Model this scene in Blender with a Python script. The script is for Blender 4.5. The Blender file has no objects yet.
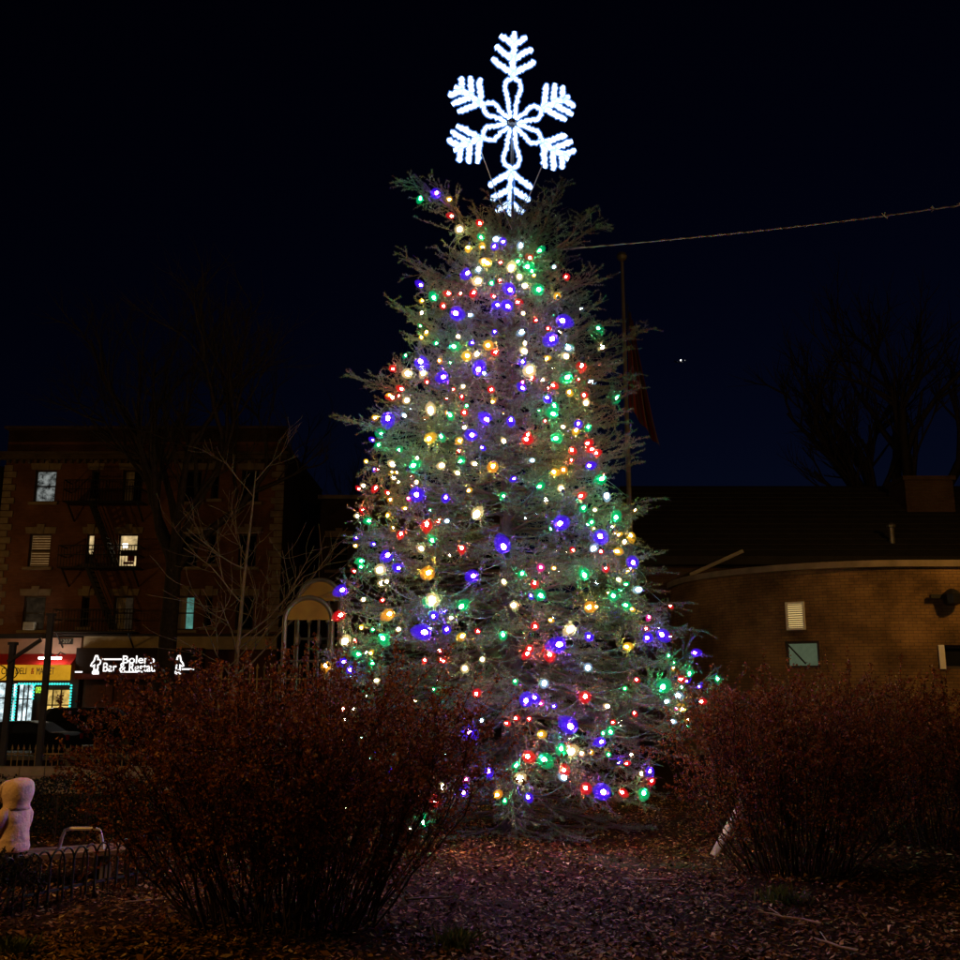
import bpy, bmesh, math, random
import numpy as np
from mathutils import Vector, Matrix, Euler

R = math.radians
random.seed(7)
rng = np.random.default_rng(7)
scene = bpy.context.scene
col = scene.collection

# ------------------------------------------------------------------ camera, world, sun, exposure
F_PX, TILT, EYE = 1029.0, R(11.8), 1.55
cam_d = bpy.data.cameras.new("camera")
cam_d.sensor_width = 36.0
cam_d.lens = F_PX / 960 * 36.0
cam_d.clip_start, cam_d.clip_end = 0.05, 20000
cam = bpy.data.objects.new("camera", cam_d)
col.objects.link(cam)
cam.location = (0, 0, EYE)
cam.rotation_euler = (R(90) + TILT, 0, 0)
scene.camera = cam

world = bpy.data.worlds.new("World")
scene.world = world
world.use_nodes = True
wn = world.node_tree.nodes
wl = world.node_tree.links
wn.clear()
w_out = wn.new("ShaderNodeOutputWorld")
w_bg = wn.new("ShaderNodeBackground")
w_sky = wn.new("ShaderNodeTexSky")
w_sky.sky_type = 'NISHITA'
w_sky.sun_disc = False
w_sky.sun_elevation = R(-4.9)
w_sky.sun_rotation = R(25)
w_sky.altitude = 20
w_sky.air_density = 1.0
w_sky.dust_density = 0.3
w_sky.ozone_density = 4.0
w_bg.inputs[1].default_value = 0.13
wl.new(w_sky.outputs[0], w_bg.inputs[0])
wl.new(w_bg.outputs[0], w_out.inputs[0])

sun_d = bpy.data.lights.new("sun", 'SUN')
sun_d.energy = 0.012
sun_d.angle = R(12)
sun_d.color = (1.0, 0.72, 0.45)
sun = bpy.data.objects.new("sun", sun_d)
col.objects.link(sun)
sun.location = (-20, -30, 30)
sun.rotation_euler = (R(52), 0, R(-35))

scene.view_settings.view_transform = 'Standard'
scene.view_settings.look = 'None'
scene.view_settings.exposure = 0.0
scene.view_settings.gamma = 1.0
scene.view_settings.use_curve_mapping = False
scene.render.engine = 'CYCLES'
cy = scene.cycles
cy.use_denoising = True
cy.max_bounces = 5
cy.diffuse_bounces = 2
cy.glossy_bounces = 2
cy.transparent_max_bounces = 40
cy.sample_clamp_indirect = 2.0
cy.use_light_tree = True
cy.caustics_reflective = False
cy.caustics_refractive = False

SODIUM = (1.0, 0.50, 0.09)  # light colour of the assumed, unseen street lamps

# ------------------------------------------------------------------ helpers
def at(px, py, Y):
    """world point seen at photo pixel (px, py) that stands at depth Y"""
    x = (px - 480) / F_PX
    y = (480 - py) / F_PX
    d = Vector((x, math.cos(TILT) - y * math.sin(TILT), math.sin(TILT) + y * math.cos(TILT)))
    k = Y / d.y
    return Vector((d.x * k, Y, EYE + d.z * k))

def on_ground(px, py, z=0.0):
    x = (px - 480) / F_PX
    y = (480 - py) / F_PX
    d = Vector((x, math.cos(TILT) - y * math.sin(TILT), math.sin(TILT) + y * math.cos(TILT)))
    k = (z - EYE) / d.z
    return Vector((d.x * k, d.y * k, z))

def sstep(a, b, x):
    t = np.clip((x - a) / (b - a), 0, 1)
    return t * t * (3 - 2 * t)

STREET_Z = -0.8
def ground_z(x, y):
    a = sstep(16, 27, y) * (1 - sstep(0, 5, x))
    b = sstep(38, 39.5, y)
    base = STREET_Z * np.maximum(a, b)
    near = 1 - sstep(14, 20, y)
    return base + near * (0.025 * np.sin(x * 1.7 + 1) * np.sin(y * 1.3) + 0.012 * np.sin(x * 4.1) * np.cos(y * 3.7 + 2))

# ------------------------------------------------------------------ materials
MATS = {}
def _new(name):
    m = bpy.data.materials.new(name)
    m.use_nodes = True
    nt = m.node_tree
    b = nt.nodes["Principled BSDF"]
    return m, nt, b

def mat(name, c, rough=0.8, vary=0.25, scale=6.0, bump=0.0, bump_scale=None, metal=0.0, c2=None, detail=5.0, spec=0.3):
    if name in MATS:
        return MATS[name]
    m, nt, b = _new(name)
    N, L = nt.nodes, nt.links
    b.inputs["Roughness"].default_value = rough
    b.inputs["Metallic"].default_value = metal
    b.inputs["Specular IOR Level"].default_value = spec
    tc = N.new("ShaderNodeTexCoord")
    nz = N.new("ShaderNodeTexNoise")
    nz.inputs["Scale"].default_value = scale
    nz.inputs["Detail"].default_value = detail
    L.new(tc.outputs["Object"], nz.inputs["Vector"])
    rp = N.new("ShaderNodeValToRGB")
    e = rp.color_ramp.elements
    e[0].position, e[1].position = 0.3, 0.7
    a = c2 if c2 else tuple(v * (1 - vary) for v in c)
    d = c if c2 else tuple(min(1, v * (1 + vary)) for v in c)
    e[0].color = (*a, 1)
    e[1].color = (*d, 1)
    L.new(nz.outputs["Fac"], rp.inputs["Fac"])
    L.new(rp.outputs["Color"], b.inputs["Base Color"])
    if bump:
        nb = N.new("ShaderNodeTexNoise")
        nb.inputs["Scale"].default_value = bump_scale or scale * 4
        nb.inputs["Detail"].default_value = 6
        L.new(tc.outputs["Object"], nb.inputs["Vector"])
        bm = N.new("ShaderNodeBump")
        bm.inputs["Strength"].default_value = bump
        bm.inputs["Distance"].default_value = 0.02
        L.new(nb.outputs["Fac"], bm.inputs["Height"])
        L.new(bm.outputs["Normal"], b.inputs["Normal"])
    MATS[name] = m
    return m

def random_mat(name, colors, rough=0.7, trans=0.0, spec=0.08):
    """colour picked at random for every loose piece of the mesh"""
    if name in MATS:
        return MATS[name]
    m, nt, b = _new(name)
    N, L = nt.nodes, nt.links
    g = N.new("ShaderNodeNewGeometry")
    rp = N.new("ShaderNodeValToRGB")
    cr = rp.color_ramp
    while len(cr.elements) < len(colors):
        cr.elements.new(0.5)
    for i, c in enumerate(colors):
        cr.elements[i].position = i / (len(colors) - 1)
        cr.elements[i].color = (*c, 1)
    L.new(g.outputs["Random Per Island"], rp.inputs["Fac"])
    L.new(rp.outputs["Color"], b.inputs["Base Color"])
    b.inputs["Roughness"].default_value = rough
    b.inputs["Specular IOR Level"].default_value = spec
    if trans:
        t = N.new("ShaderNodeBsdfTranslucent")
        L.new(rp.outputs["Color"], t.inputs["Color"])
        mx = N.new("ShaderNodeMixShader")
        mx.inputs[0].default_value = trans
        L.new(b.outputs[0], mx.inputs[1])
        L.new(t.outputs[0], mx.inputs[2])
        L.new(mx.outputs[0], N["Material Output"].inputs["Surface"])
    MATS[name] = m
    return m

def brick_mat(name, c1, c2, mortar, stain=0.5):
    m, nt, b = _new(name)
    N, L = nt.nodes, nt.links
    uv = N.new("ShaderNodeUVMap")
    br = N.new("ShaderNodeTexBrick")
    br.inputs["Scale"].default_value = 1.0
    br.inputs["Brick Width"].default_value = 0.215
    br.inputs["Row Height"].default_value = 0.075
    br.inputs["Mortar Size"].default_value = 0.008
    br.inputs["Mortar Smooth"].default_value = 0.15
    br.inputs["Bias"].default_value = 0.0
    br.inputs["Color1"].default_value = (*c1, 1)
    br.inputs["Color2"].default_value = (*c2, 1)
    br.inputs["Mortar"].default_value = (*mortar, 1)
    L.new(uv.outputs[0], br.inputs["Vector"])
    nz = N.new("ShaderNodeTexNoise")
    nz.inputs["Scale"].default_value = 0.55
    nz.inputs["Detail"].default_value = 7
    nz.inputs["Roughness"].default_value = 0.65
    L.new(uv.outputs[0], nz.inputs["Vector"])
    rp = N.new("ShaderNodeValToRGB")
    rp.color_ramp.elements[0].position = 0.38
    rp.color_ramp.elements[1].position = 0.64
    v = 1 - stain
    rp.color_ramp.elements[0].color = (v, v, v, 1)
    rp.color_ramp.elements[1].color = (1.15, 1.15, 1.1, 1)
    L.new(nz.outputs["Fac"], rp.inputs["Fac"])
    mx = N.new("ShaderNodeMix")
    mx.data_type = 'RGBA'
    mx.blend_type = 'MULTIPLY'
    mx.inputs[0].default_value = 1.0
    L.new(br.outputs["Color"], mx.inputs[6])
    L.new(rp.outputs["Color"], mx.inputs[7])
    L.new(mx.outputs[2], b.inputs["Base Color"])
    inv = N.new("ShaderNodeMath")
    inv.operation = 'SUBTRACT'
    inv.inputs[0].default_value = 1.0
    L.new(br.outputs["Fac"], inv.inputs[1])
    bm = N.new("ShaderNodeBump")
    bm.inputs["Strength"].default_value = 0.8
    bm.inputs["Distance"].default_value = 0.012
    L.new(inv.outputs[0], bm.inputs["Height"])
    L.new(bm.outputs["Normal"], b.inputs["Normal"])
    b.inputs["Roughness"].default_value = 0.9
    b.inputs["Specular IOR Level"].default_value = 0.2
    MATS[name] = m
    return m

def emit_mat(name, c, s, noise=0.0, nscale=4.0, c2=None, sample=True):
    if name in MATS:
        return MATS[name]
    m = bpy.data.materials.new(name)
    m.use_nodes = True
    N, L = m.node_tree.nodes, m.node_tree.links
    N.clear()
    o = N.new("ShaderNodeOutputMaterial")
    e = N.new("ShaderNodeEmission")
    e.inputs[0].default_value = (*c, 1)
    e.inputs[1].default_value = s
    if noise or c2:
        tc = N.new("ShaderNodeTexCoord")
        nz = N.new("ShaderNodeTexNoise")
        nz.inputs["Scale"].default_value = nscale
        nz.inputs["Detail"].default_value = 6
        nz.inputs["Roughness"].default_value = 0.7
        L.new(tc.outputs["Object"], nz.inputs["Vector"])
        rp = N.new("ShaderNodeValToRGB")
        rp.color_ramp.elements[0].position = 0.4
        rp.color_ramp.elements[1].position = 0.62
        k = 1 - noise
        a = c2 or tuple(v * k for v in c)
        rp.color_ramp.elements[0].color = (*a, 1)
        rp.color_ramp.elements[1].color = (*c, 1)
        L.new(nz.outputs["Fac"], rp.inputs["Fac"])
        L.new(rp.outputs["Color"], e.inputs[0])
    L.new(e.outputs[0], o.inputs["Surface"])
    if not sample:
        m.cycles.emission_sampling = 'NONE'
    MATS[name] = m
    return m

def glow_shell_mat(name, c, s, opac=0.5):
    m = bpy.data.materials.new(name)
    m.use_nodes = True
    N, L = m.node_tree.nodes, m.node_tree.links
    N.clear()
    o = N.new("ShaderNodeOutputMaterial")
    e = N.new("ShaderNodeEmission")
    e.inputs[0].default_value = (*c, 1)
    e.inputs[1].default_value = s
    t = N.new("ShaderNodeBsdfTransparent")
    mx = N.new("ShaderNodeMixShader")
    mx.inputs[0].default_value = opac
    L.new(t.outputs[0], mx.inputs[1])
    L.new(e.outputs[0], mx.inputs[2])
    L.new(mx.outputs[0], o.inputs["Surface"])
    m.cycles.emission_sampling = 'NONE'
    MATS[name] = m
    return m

M_BLACK = mat("black_iron", (0.012, 0.012, 0.013), 0.5, 0.3, 8)
M_STEEL = mat("worn_steel", (0.16, 0.155, 0.15), 0.45, 0.25, 5, 0.2, metal=0.7)
M_BARK = mat("grey_bark", (0.05, 0.04, 0.033), 0.9, 0.4, 9, 0.8, 30)
M_TWIG = mat("spruce_twig", (0.07, 0.052, 0.04), 0.85, 0.35, 5)
M_PALE_BARK = mat("pale_bark", (0.19, 0.16, 0.13), 0.8, 0.35, 6, 0.5, 25)
M_STONE = mat("limestone_trim", (0.24, 0.19, 0.135), 0.85, 0.25, 3, 0.4, 18)
M_WHITE = mat("white_paint", (0.78, 0.76, 0.70), 0.5, 0.08, 3)
M_FRAME = mat("dark_window_frame", (0.05, 0.04, 0.035), 0.6, 0.2, 4)
M_GLASS = mat("dark_glass", (0.012, 0.013, 0.016), 0.08, 0.3, 1.5, spec=0.6)

# ------------------------------------------------------------------ mesh builder
class MB:
    def __init__(self):
        self.v, self.f, self.uv, self.mi = [], [], [], []
    def face(self, pts, uv=None, mi=0):
        n = len(self.v)
        self.v += [tuple(p) for p in pts]
        self.f.append(tuple(range(n, n + len(pts))))
        self.uv.append(uv if uv else [(0, 0)] * len(pts))
        self.mi.append(mi)
    def raw(self, verts, faces, mi=0):
        n = len(self.v)
        self.v += [tuple(p) for p in verts]
        for f in faces:
            self.f.append(tuple(i + n for i in f))
            self.uv.append([(0, 0)] * len(f))
            self.mi.append(mi)
        return self
    def box(self, c, s, rz=0.0, mat4=None, mi=0):
        hx, hy, hz = s[0] / 2, s[1] / 2, s[2] / 2
        pts = [Vector((x, y, z)) for z in (-hz, hz) for x, y in ((-hx, -hy), (hx, -hy), (hx, hy), (-hx, hy))]
        if mat4 is not None:
            pts = [mat4 @ p for p in pts]
        else:
            m = Matrix.Rotation(rz, 3, 'Z')
            pts = [m @ p + Vector(c) for p in pts]
        F = [(3, 2, 1, 0), (4, 5, 6, 7), (0, 1, 5, 4), (1, 2, 6, 5), (2, 3, 7, 6), (3, 0, 4, 7)]
        uvs = []
        b = len(self.v)
        self.raw(pts, F, mi)
        for k, f in enumerate(F):
            if k < 2:
                self.uv[len(self.f) - 6 + k] = [(pts[i].x, pts[i].y) for i in f]
            elif k in (2, 4):
                self.uv[len(self.f) - 6 + k] = [(pts[i].x, pts[i].z) for i in f]
            else:
                self.uv[len(self.f) - 6 + k] = [(pts[i].y, pts[i].z) for i in f]
        return self
    def bar(self, a, b, w, h=None):
        """square bar between two points"""
        a, b = Vector(a), Vector(b)
        d = b - a
        h = h or w
        z = d.normalized()
        x = z.cross(Vector((0, 0, 1)))
        if x.length < 1e-3:
            x = Vector((1, 0, 0))
        x.normalize()
        y = z.cross(x)
        m = Matrix((x, y, z)).transposed().to_4x4()
        m.translation = (a + b) / 2
        return self.box(None, (w, h, d.length), mat4=m)
    def tube(self, pts, rad, n=6, cap=True):
        pts = [Vector(p) for p in pts]
        if not hasattr(rad, '__len__'):
            rad = [rad] * len(pts)
        rings = []
        prev = None
        for i, p in enumerate(pts):
            t = (pts[min(i + 1, len(pts) - 1)] - pts[max(i - 1, 0)])
            if t.length < 1e-9:
                t = Vector((0, 0, 1))
            t.normalize()
            if prev is None:
                a = t.cross(Vector((0, 0, 1)) if abs(t.z) < 0.9 else Vector((1, 0, 0)))
            else:
                a = prev - t * prev.dot(t)
            if a.length < 1e-6:
                a = t.orthogonal()
            a.normalize()
            prev = a
            b = t.cross(a)
            rings.append([p + (a * math.cos(2 * math.pi * k / n) + b * math.sin(2 * math.pi * k / n)) * rad[i] for k in range(n)])
        V = [q for r in rings for q in r]
        F = []
        for i in range(len(pts) - 1):
            for k in range(n):
                k2 = (k + 1) % n
                F.append((i * n + k, i * n + k2, (i + 1) * n + k2, (i + 1) * n + k))
        if cap:
            F.append(tuple(range(n - 1, -1, -1)))
            F.append(tuple((len(pts) - 1) * n + k for k in range(n)))
        return self.raw(V, F)
    def lathe(self, prof, n=12, c=(0, 0, 0), sx=1.0, sy=1.0, rz=0.0):
        """prof: list of (radius, z)"""
        V, F = [], []
        m = Matrix.Rotation(rz, 3, 'Z')
        for r, z in prof:
            for k in range(n):
                a = 2 * math.pi * k / n
                q = m @ Vector((r * math.cos(a) * sx, r * math.sin(a) * sy, z))
                V.append(q + Vector(c))
        for i in range(len(prof) - 1):
            for k in range(n):
                k2 = (k + 1) % n
                F.append((i * n + k, i * n + k2, (i + 1) * n + k2, (i + 1) * n + k))
        F.append(tuple(range(n - 1, -1, -1)))
        F.append(tuple((len(prof) - 1) * n + k for k in range(n)))
        return self.raw(V, F)
    def prism(self, poly, y0, y1):
        """polygon in XZ extruded along Y"""
        n = len(poly)
        V = [(x, y0, z) for x, z in poly] + [(x, y1, z) for x, z in poly]
        F = [tuple(range(n)), tuple(range(2 * n - 1, n - 1, -1))]
        for k in range(n):
            k2 = (k + 1) % n
            F.append((k2, k, n + k, n + k2))
        return self.raw(V, F)

ORIGIN = {}
def link(name, me, parent=None):
    o = bpy.data.objects.new(name, me)
    col.objects.link(o)
    if parent is not None:
        o.parent = parent
    return o

def world_origin(o):
    p = Vector((0, 0, 0))
    while o is not None:
        p += o.location
        o = o.parent
    return p

def build(name, mb, material, parent=None, smooth=False, local=False, origin=None):
    """link an MB as ONE mesh object; coordinates are world unless local"""
    me = bpy.data.meshes.new(name)
    off = Vector((0, 0, 0))
    loc = Vector((0, 0, 0))
    if not local:
        if parent is not None:
            off = world_origin(parent)
        elif origin is not None:
            off = Vector(origin)
            loc = off
    V = [(p[0] - off[0], p[1] - off[1], p[2] - off[2]) for p in mb.v]
    me.from_pydata(V, [], mb.f)
    uvl = me.uv_layers.new(name="UVMap")
    uvs = [c for u in mb.uv for q in u for c in q]
    uvl.data.foreach_set("uv", uvs)
    ms = material if isinstance(material, (list, tuple)) else [material]
    for m in ms:
        me.materials.append(m)
    if len(ms) > 1:
        me.polygons.foreach_set("material_index", mb.mi)
    if smooth:
        me.polygons.foreach_set("use_smooth", [True] * len(me.polygons))
    me.update()
    o = link(name, me, parent)
    o.location = loc
    return o

def build_np(name, V, F, material, parent=None, origin=None, mi=None, smooth=False):
    """fast path: V (N,3), F (M,k) arrays, world coordinates"""
    V = np.asarray(V, dtype=np.float32)
    F = np.asarray(F, dtype=np.int32)
    off = np.zeros(3, dtype=np.float32)
    if parent is not None:
        off = np.array(world_origin(parent), dtype=np.float32)
    elif origin is not None:
        off = np.array(origin, dtype=np.float32)
    me = bpy.data.meshes.new(name)
    M, k = F.shape
    me.vertices.add(len(V))
    me.vertices.foreach_set("co", (V - off).ravel())
    me.loops.add(M * k)
    me.loops.foreach_set("vertex_index", F.ravel())
    me.polygons.add(M)
    me.polygons.foreach_set("loop_start", np.arange(0, M * k, k, dtype=np.int32))
    for m in (material if isinstance(material, (list, tuple)) else [material]):
        me.materials.append(m)
    if mi is not None:
        me.polygons.foreach_set("material_index", np.asarray(mi, dtype=np.int32))
    if smooth:
        me.polygons.foreach_set("use_smooth", np.ones(M, dtype=bool))
    me.update(calc_edges=True)
    o = link(name, me, parent)
    if parent is None and origin is not None:
        o.location = Vector(origin)
    return o

def empty(name, loc, label=None, cat=None, group=None):
    o = link(name, None)
    o.location = Vector(loc)
    o.empty_display_size = 0.2
    return tag(o, label, cat, group)

def tag(o, label=None, cat=None, group=None, kind=None):
    if label: o["label"] = label
    if cat: o["category"] = cat
    if group: o["group"] = group
    if kind: o["kind"] = kind
    return o

def tubes_np(P0, P1, r0, r1, n=3):
    """many straight tapered tubes at once -> V, F(quads)"""
    P0, P1 = np.asarray(P0, float), np.asarray(P1, float)
    d = P1 - P0
    L = np.linalg.norm(d, axis=1, keepdims=True) + 1e-9
    t = d / L
    ref = np.where(np.abs(t[:, 2:3]) < 0.9, np.array([[0, 0, 1.0]]), np.array([[1.0, 0, 0]]))
    a = np.cross(t, ref)
    a /= np.linalg.norm(a, axis=1, keepdims=True) + 1e-9
    b = np.cross(t, a)
    K = len(P0)
    V = np.zeros((K, 2 * n, 3))
    for k in range(n):
        w = 2 * math.pi * k / n
        o = a * math.cos(w) + b * math.sin(w)
        V[:, k] = P0 + o * np.asarray(r0).reshape(-1, 1)
        V[:, n + k] = P1 + o * np.asarray(r1).reshape(-1, 1)
    F = []
    base = (np.arange(K) * 2 * n)[:, None]
    for k in range(n):
        k2 = (k + 1) % n
        F.append(base + np.array([[k, k2, n + k2, n + k]]))
    F = np.stack(F, 1).reshape(-1, 4)
    return V.reshape(-1, 3), F

# ------------------------------------------------------------------ setting: ground, street, pavements
def make_ground():
    xs = np.concatenate([-np.geomspace(400, 12, 22), np.linspace(-11.5, 14, 110), np.geomspace(14.5, 400, 22)])
    ys = np.concatenate([np.linspace(-60, 3, 12), np.linspace(3.4, 18, 80), np.linspace(18.5, 40, 48), np.geomspace(41, 900, 24)])
    X, Y = np.meshgrid(xs, ys)
    Z = ground_z(X, Y) - np.where(Y > 39.4, 0.02, 0)
    nz = rng.normal(0, 0.006, X.shape) * (Y < 18) * (np.abs(X) < 12)
    V = np.stack([X, Y, Z + nz], -1).reshape(-1, 3)
    ny, nx = X.shape
    i = np.arange(ny - 1)[:, None] * nx + np.arange(nx - 1)[None]
    F = np.stack([i, i + 1, i + nx + 1, i + nx], -1).reshape(-1, 4)
    m, nt, b = _new("mulch_soil")
    N, L = nt.nodes, nt.links
    tc = N.new("ShaderNodeTexCoord")
    def noise(s, d=6, r=0.6):
        n = N.new("ShaderNodeTexNoise")
        n.inputs["Scale"].default_value = s
        n.inputs["Detail"].default_value = d
        n.inputs["Roughness"].default_value = r
        L.new(tc.outputs["Object"], n.inputs["Vector"])
        return n
    def ramp(src, p0, c0, p1, c1):
        r_ = N.new("ShaderNodeValToRGB")
        r_.color_ramp.elements[0].position = p0
        r_.color_ramp.elements[1].position = p1
        r_.color_ramp.elements[0].color = (*c0, 1)
        r_.color_ramp.elements[1].color = (*c1, 1)
        L.new(src, r_.inputs["Fac"])
        return r_
    fine = noise(38, 6, 0.7)
    soil = ramp(fine.outputs["Fac"], 0.35, (0.010, 0.005, 0.002), 0.7, (0.040, 0.019, 0.007))
    big = noise(0.55, 4)
    grass_c = ramp(fine.outputs["Fac"], 0.35, (0.012, 0.015, 0.005), 0.7, (0.05, 0.048, 0.018))
    msk = ramp(big.outputs["Fac"], 0.56, (0, 0, 0), 0.64, (1, 1, 1))
    mx = N.new("ShaderNodeMix")
    mx.data_type = 'RGBA'
    L.new(msk.outputs["Color"], mx.inputs[0])
    L.new(soil.outputs["Color"], mx.inputs[6])
    L.new(grass_c.outputs["Color"], mx.inputs[7])
    L.new(mx.outputs[2], b.inputs["Base Color"])
    bp = N.new("ShaderNodeBump")
    bp.inputs["Strength"].default_value = 1.0
    bp.inputs["Distance"].default_value = 0.03
    L.new(fine.outputs["Fac"], bp.inputs["Height"])
    L.new(bp.outputs["Normal"], b.inputs["Normal"])
    b.inputs["Roughness"].default_value = 1.0
    b.inputs["Specular IOR Level"].default_value = 0.02
    o = build_np("ground", V, F, m, smooth=True)
    tag(o, "dark mulch and leaf covered ground around the lit tree", None, None, "structure")
make_ground()

mb = MB(); mb.box((0, 43.25, STREET_Z - 0.045), (240, 7.5, 0.09))
tag(build("street", mb, mat("asphalt", (0.05, 0.048, 0.046), 0.75, 0.3, 1.2, 0.3, 60)), "dark asphalt street between park and shops", None, None, "structure")
mb = MB(); mb.box((0, 48.5, STREET_Z + 0.02), (240, 3.0, 0.22))
tag(build("pavement", mb, mat("concrete", (0.25, 0.24, 0.22), 0.85, 0.2, 1.0, 0.3, 40)), "concrete pavement in front of the shops", None, None, "structure")
mb = MB(); mb.box((0, 47.0 - 0.125, STREET_Z + 0.03), (240, 0.16, 0.2))
mb.box((0, 39.55, STREET_Z + 0.03), (240, 0.16, 0.2))
tag(build("kerb", mb, mat("kerb_stone", (0.3, 0.29, 0.27), 0.8, 0.2, 2.0)), "stone kerbs along the street", None, None, "structure")

# lane markings on the street
mb = MB()
for k in range(-12, 8):
    mb.box((k * 6.0, 43.2, STREET_Z + 0.006), (3.0, 0.12, 0.004))
tag(build("street_marking", mb, mat("road_paint", (0.6, 0.58, 0.5), 0.7, 0.3, 6)), "dashed white paint down the street", None, None, "structure")

# ------------------------------------------------------------------ walls with openings
def wall_with_holes(path, us, z0, z1, holes, depth, du=0.8):
    """path(u, off) -> (x, y); holes: (u0,u1,za,zb). Grid of quads with UV in metres and inward reveals"""
    U = set(us)
    Z = {z0, z1}
    for (a, b, c, d) in holes:
        U |= {a, b}
        Z |= {c, d}
    U = sorted(U); Z = sorted(Z)
    UU = []
    for a, b in zip(U[:-1], U[1:]):
        n = max(1, int((b - a) / du))
        UU += [a + (b - a) * k / n for k in range(n)]
    UU.append(U[-1])
    m = MB()
    P = lambda u, z, o=0.0: (*path(u, o), z)
    for a, b in zip(UU[:-1], UU[1:]):
        for c, d in zip(Z[:-1], Z[1:]):
            uc, zc = (a + b) / 2, (c + d) / 2
            if any(h[0] < uc < h[1] and h[2] < zc < h[3] for h in holes):
                continue
            m.face([P(a, c), P(b, c), P(b, d), P(a, d)], [(a, c), (b, c), (b, d), (a, d)])
    for (a, b, c, d) in holes:
        m.face([P(a, c), P(a, d), P(a, d, depth), P(a, c, depth)], [(0, c), (0, d), (depth, d), (depth, c)])
        m.face([P(b, d), P(b, c), P(b, c, depth), P(b, d, depth)], [(0, d), (0, c), (depth, c), (depth, d)])
        m.face([P(a, d), P(b, d), P(b, d, depth), P(a, d, depth)], [(a, 0), (b, 0), (b, depth), (a, depth)])
        m.face([P(b, c), P(a, c), P(a, c, depth), P(b, c, depth)], [(b, 0), (a, 0), (a, depth), (b, depth)])
    return m

# ------------------------------------------------------------------ apartment building with shops (across the street)
FY = 50.0
def fx(px): return at(px, 600, FY).x
def fz(py): return at(200, py, FY).z
brick_red = brick_mat("red_brick", (0.17, 0.065, 0.035), (0.21, 0.085, 0.045), (0.15, 0.10, 0.07), 0.35)
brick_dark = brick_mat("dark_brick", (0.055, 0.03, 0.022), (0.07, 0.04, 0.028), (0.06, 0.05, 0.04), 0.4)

M_LIT_LACE = emit_mat("lit_lace_curtain", (0.24, 0.26, 0.25), 1.0, 0.96, 3.2)
M_LIT_BLIND = emit_mat("lit_blind", (0.17, 0.095, 0.035), 1.0, 0.35, 3.0)
M_LIT_WARM = emit_mat("lit_warm_room", (1.0, 0.72, 0.34), 0.9, 0.75, 1.3)
M_LIT_TEAL = emit_mat("lit_teal_curtain", (0.10, 0.30, 0.25), 1.0, 0.5, 2.0)
M_DIM = emit_mat("dim_room", (0.020, 0.013, 0.007), 1.0, 0.6, 3.0)
M_CURTAIN = mat("curtain_cloth", (0.45, 0.40, 0.34), 0.9, 0.2, 4)

def window(parent, x0, x1, z0, z1, yface, pane, rail=True, blind=False, curtain=False, arch=True):
    """sash window set into a facade that faces -Y"""
    yi = yface + 0.16
    f = MB()
    w = 0.07
    f.box(((x0 + x1) / 2, yi, z0 + w / 2), (x1 - x0, 0.1, w))
    f.box(((x0 + x1) / 2, yi, z1 - w / 2), (x1 - x0, 0.1, w))
    f.box((x0 + w / 2, yi, (z0 + z1) / 2), (w, 0.1, z1 - z0 - 2 * w))
    f.box((x1 - w / 2, yi, (z0 + z1) / 2), (w, 0.1, z1 - z0 - 2 * w))
    if rail:
        f.box(((x0 + x1) / 2, yi, (z0 + z1) / 2), (x1 - x0 - 2 * w, 0.08, 0.06))
    win = build("window", f, M_FRAME, parent)
    p = MB()
    p.box(((x0 + x1) / 2, yi + 0.08, (z0 + z1) / 2), (x1 - x0 - 0.02, 0.012, z1 - z0 - 0.02))
    build("pane", p, pane, win)
    if blind:
        n = 12
        for k in range(n):
            s = MB()
            z = z0 + w + (z1 - z0 - 2 * w) * (k + 0.5) / n
            s.box(((x0 + x1) / 2, yi + 0.055, z), (x1 - x0 - 2 * w - 0.02, 0.004, 0.075))
            build("blind_slat", s, mat("blind_slat", (0.28, 0.2, 0.12), 0.8, 0.1), win)
    if curtain:
        s = MB()
        pts = []
        n = 18
        xa, xb = x0 + w + 0.02, x0 + w + 0.45 * (x1 - x0)
        V, Fc = [], []
        for k in range(n + 1):
            x = xa + (xb - xa) * k / n
            y = yi + 0.045 + 0.012 * math.sin(k * 1.9)
            V += [(x, y, z0 + w), (x, y, z1 - w)]
        Fc = [(2 * k, 2 * k + 2, 2 * k + 3, 2 * k + 1) for k in range(n)]
        s.raw(V, Fc)
        build("curtain", s, M_CURTAIN, win)
    if arch:
        l = MB()
        xm = (x0 + x1) / 2
        l.prism([(x0 - 0.18, z1 + 0.02), (x1 + 0.18, z1 + 0.02), (x1 + 0.24, z1 + 0.34), (x0 - 0.24, z1 + 0.34)], yface - 0.05, yface + 0.02)
        l.prism([(xm - 0.13, z1 + 0.0), (xm + 0.13, z1 + 0.0), (xm + 0.19, z1 + 0.48), (xm - 0.19, z1 + 0.48)], yface - 0.10, yface - 0.052)
        build("lintel", l, M_STONE, win)
    s = MB()
    s.box(((x0 + x1) / 2, yface - 0.03, z0 - 0.075), (x1 - x0 + 0.36, 0.22, 0.14))
    build("sill", s, M_STONE, win)
    return win

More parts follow.
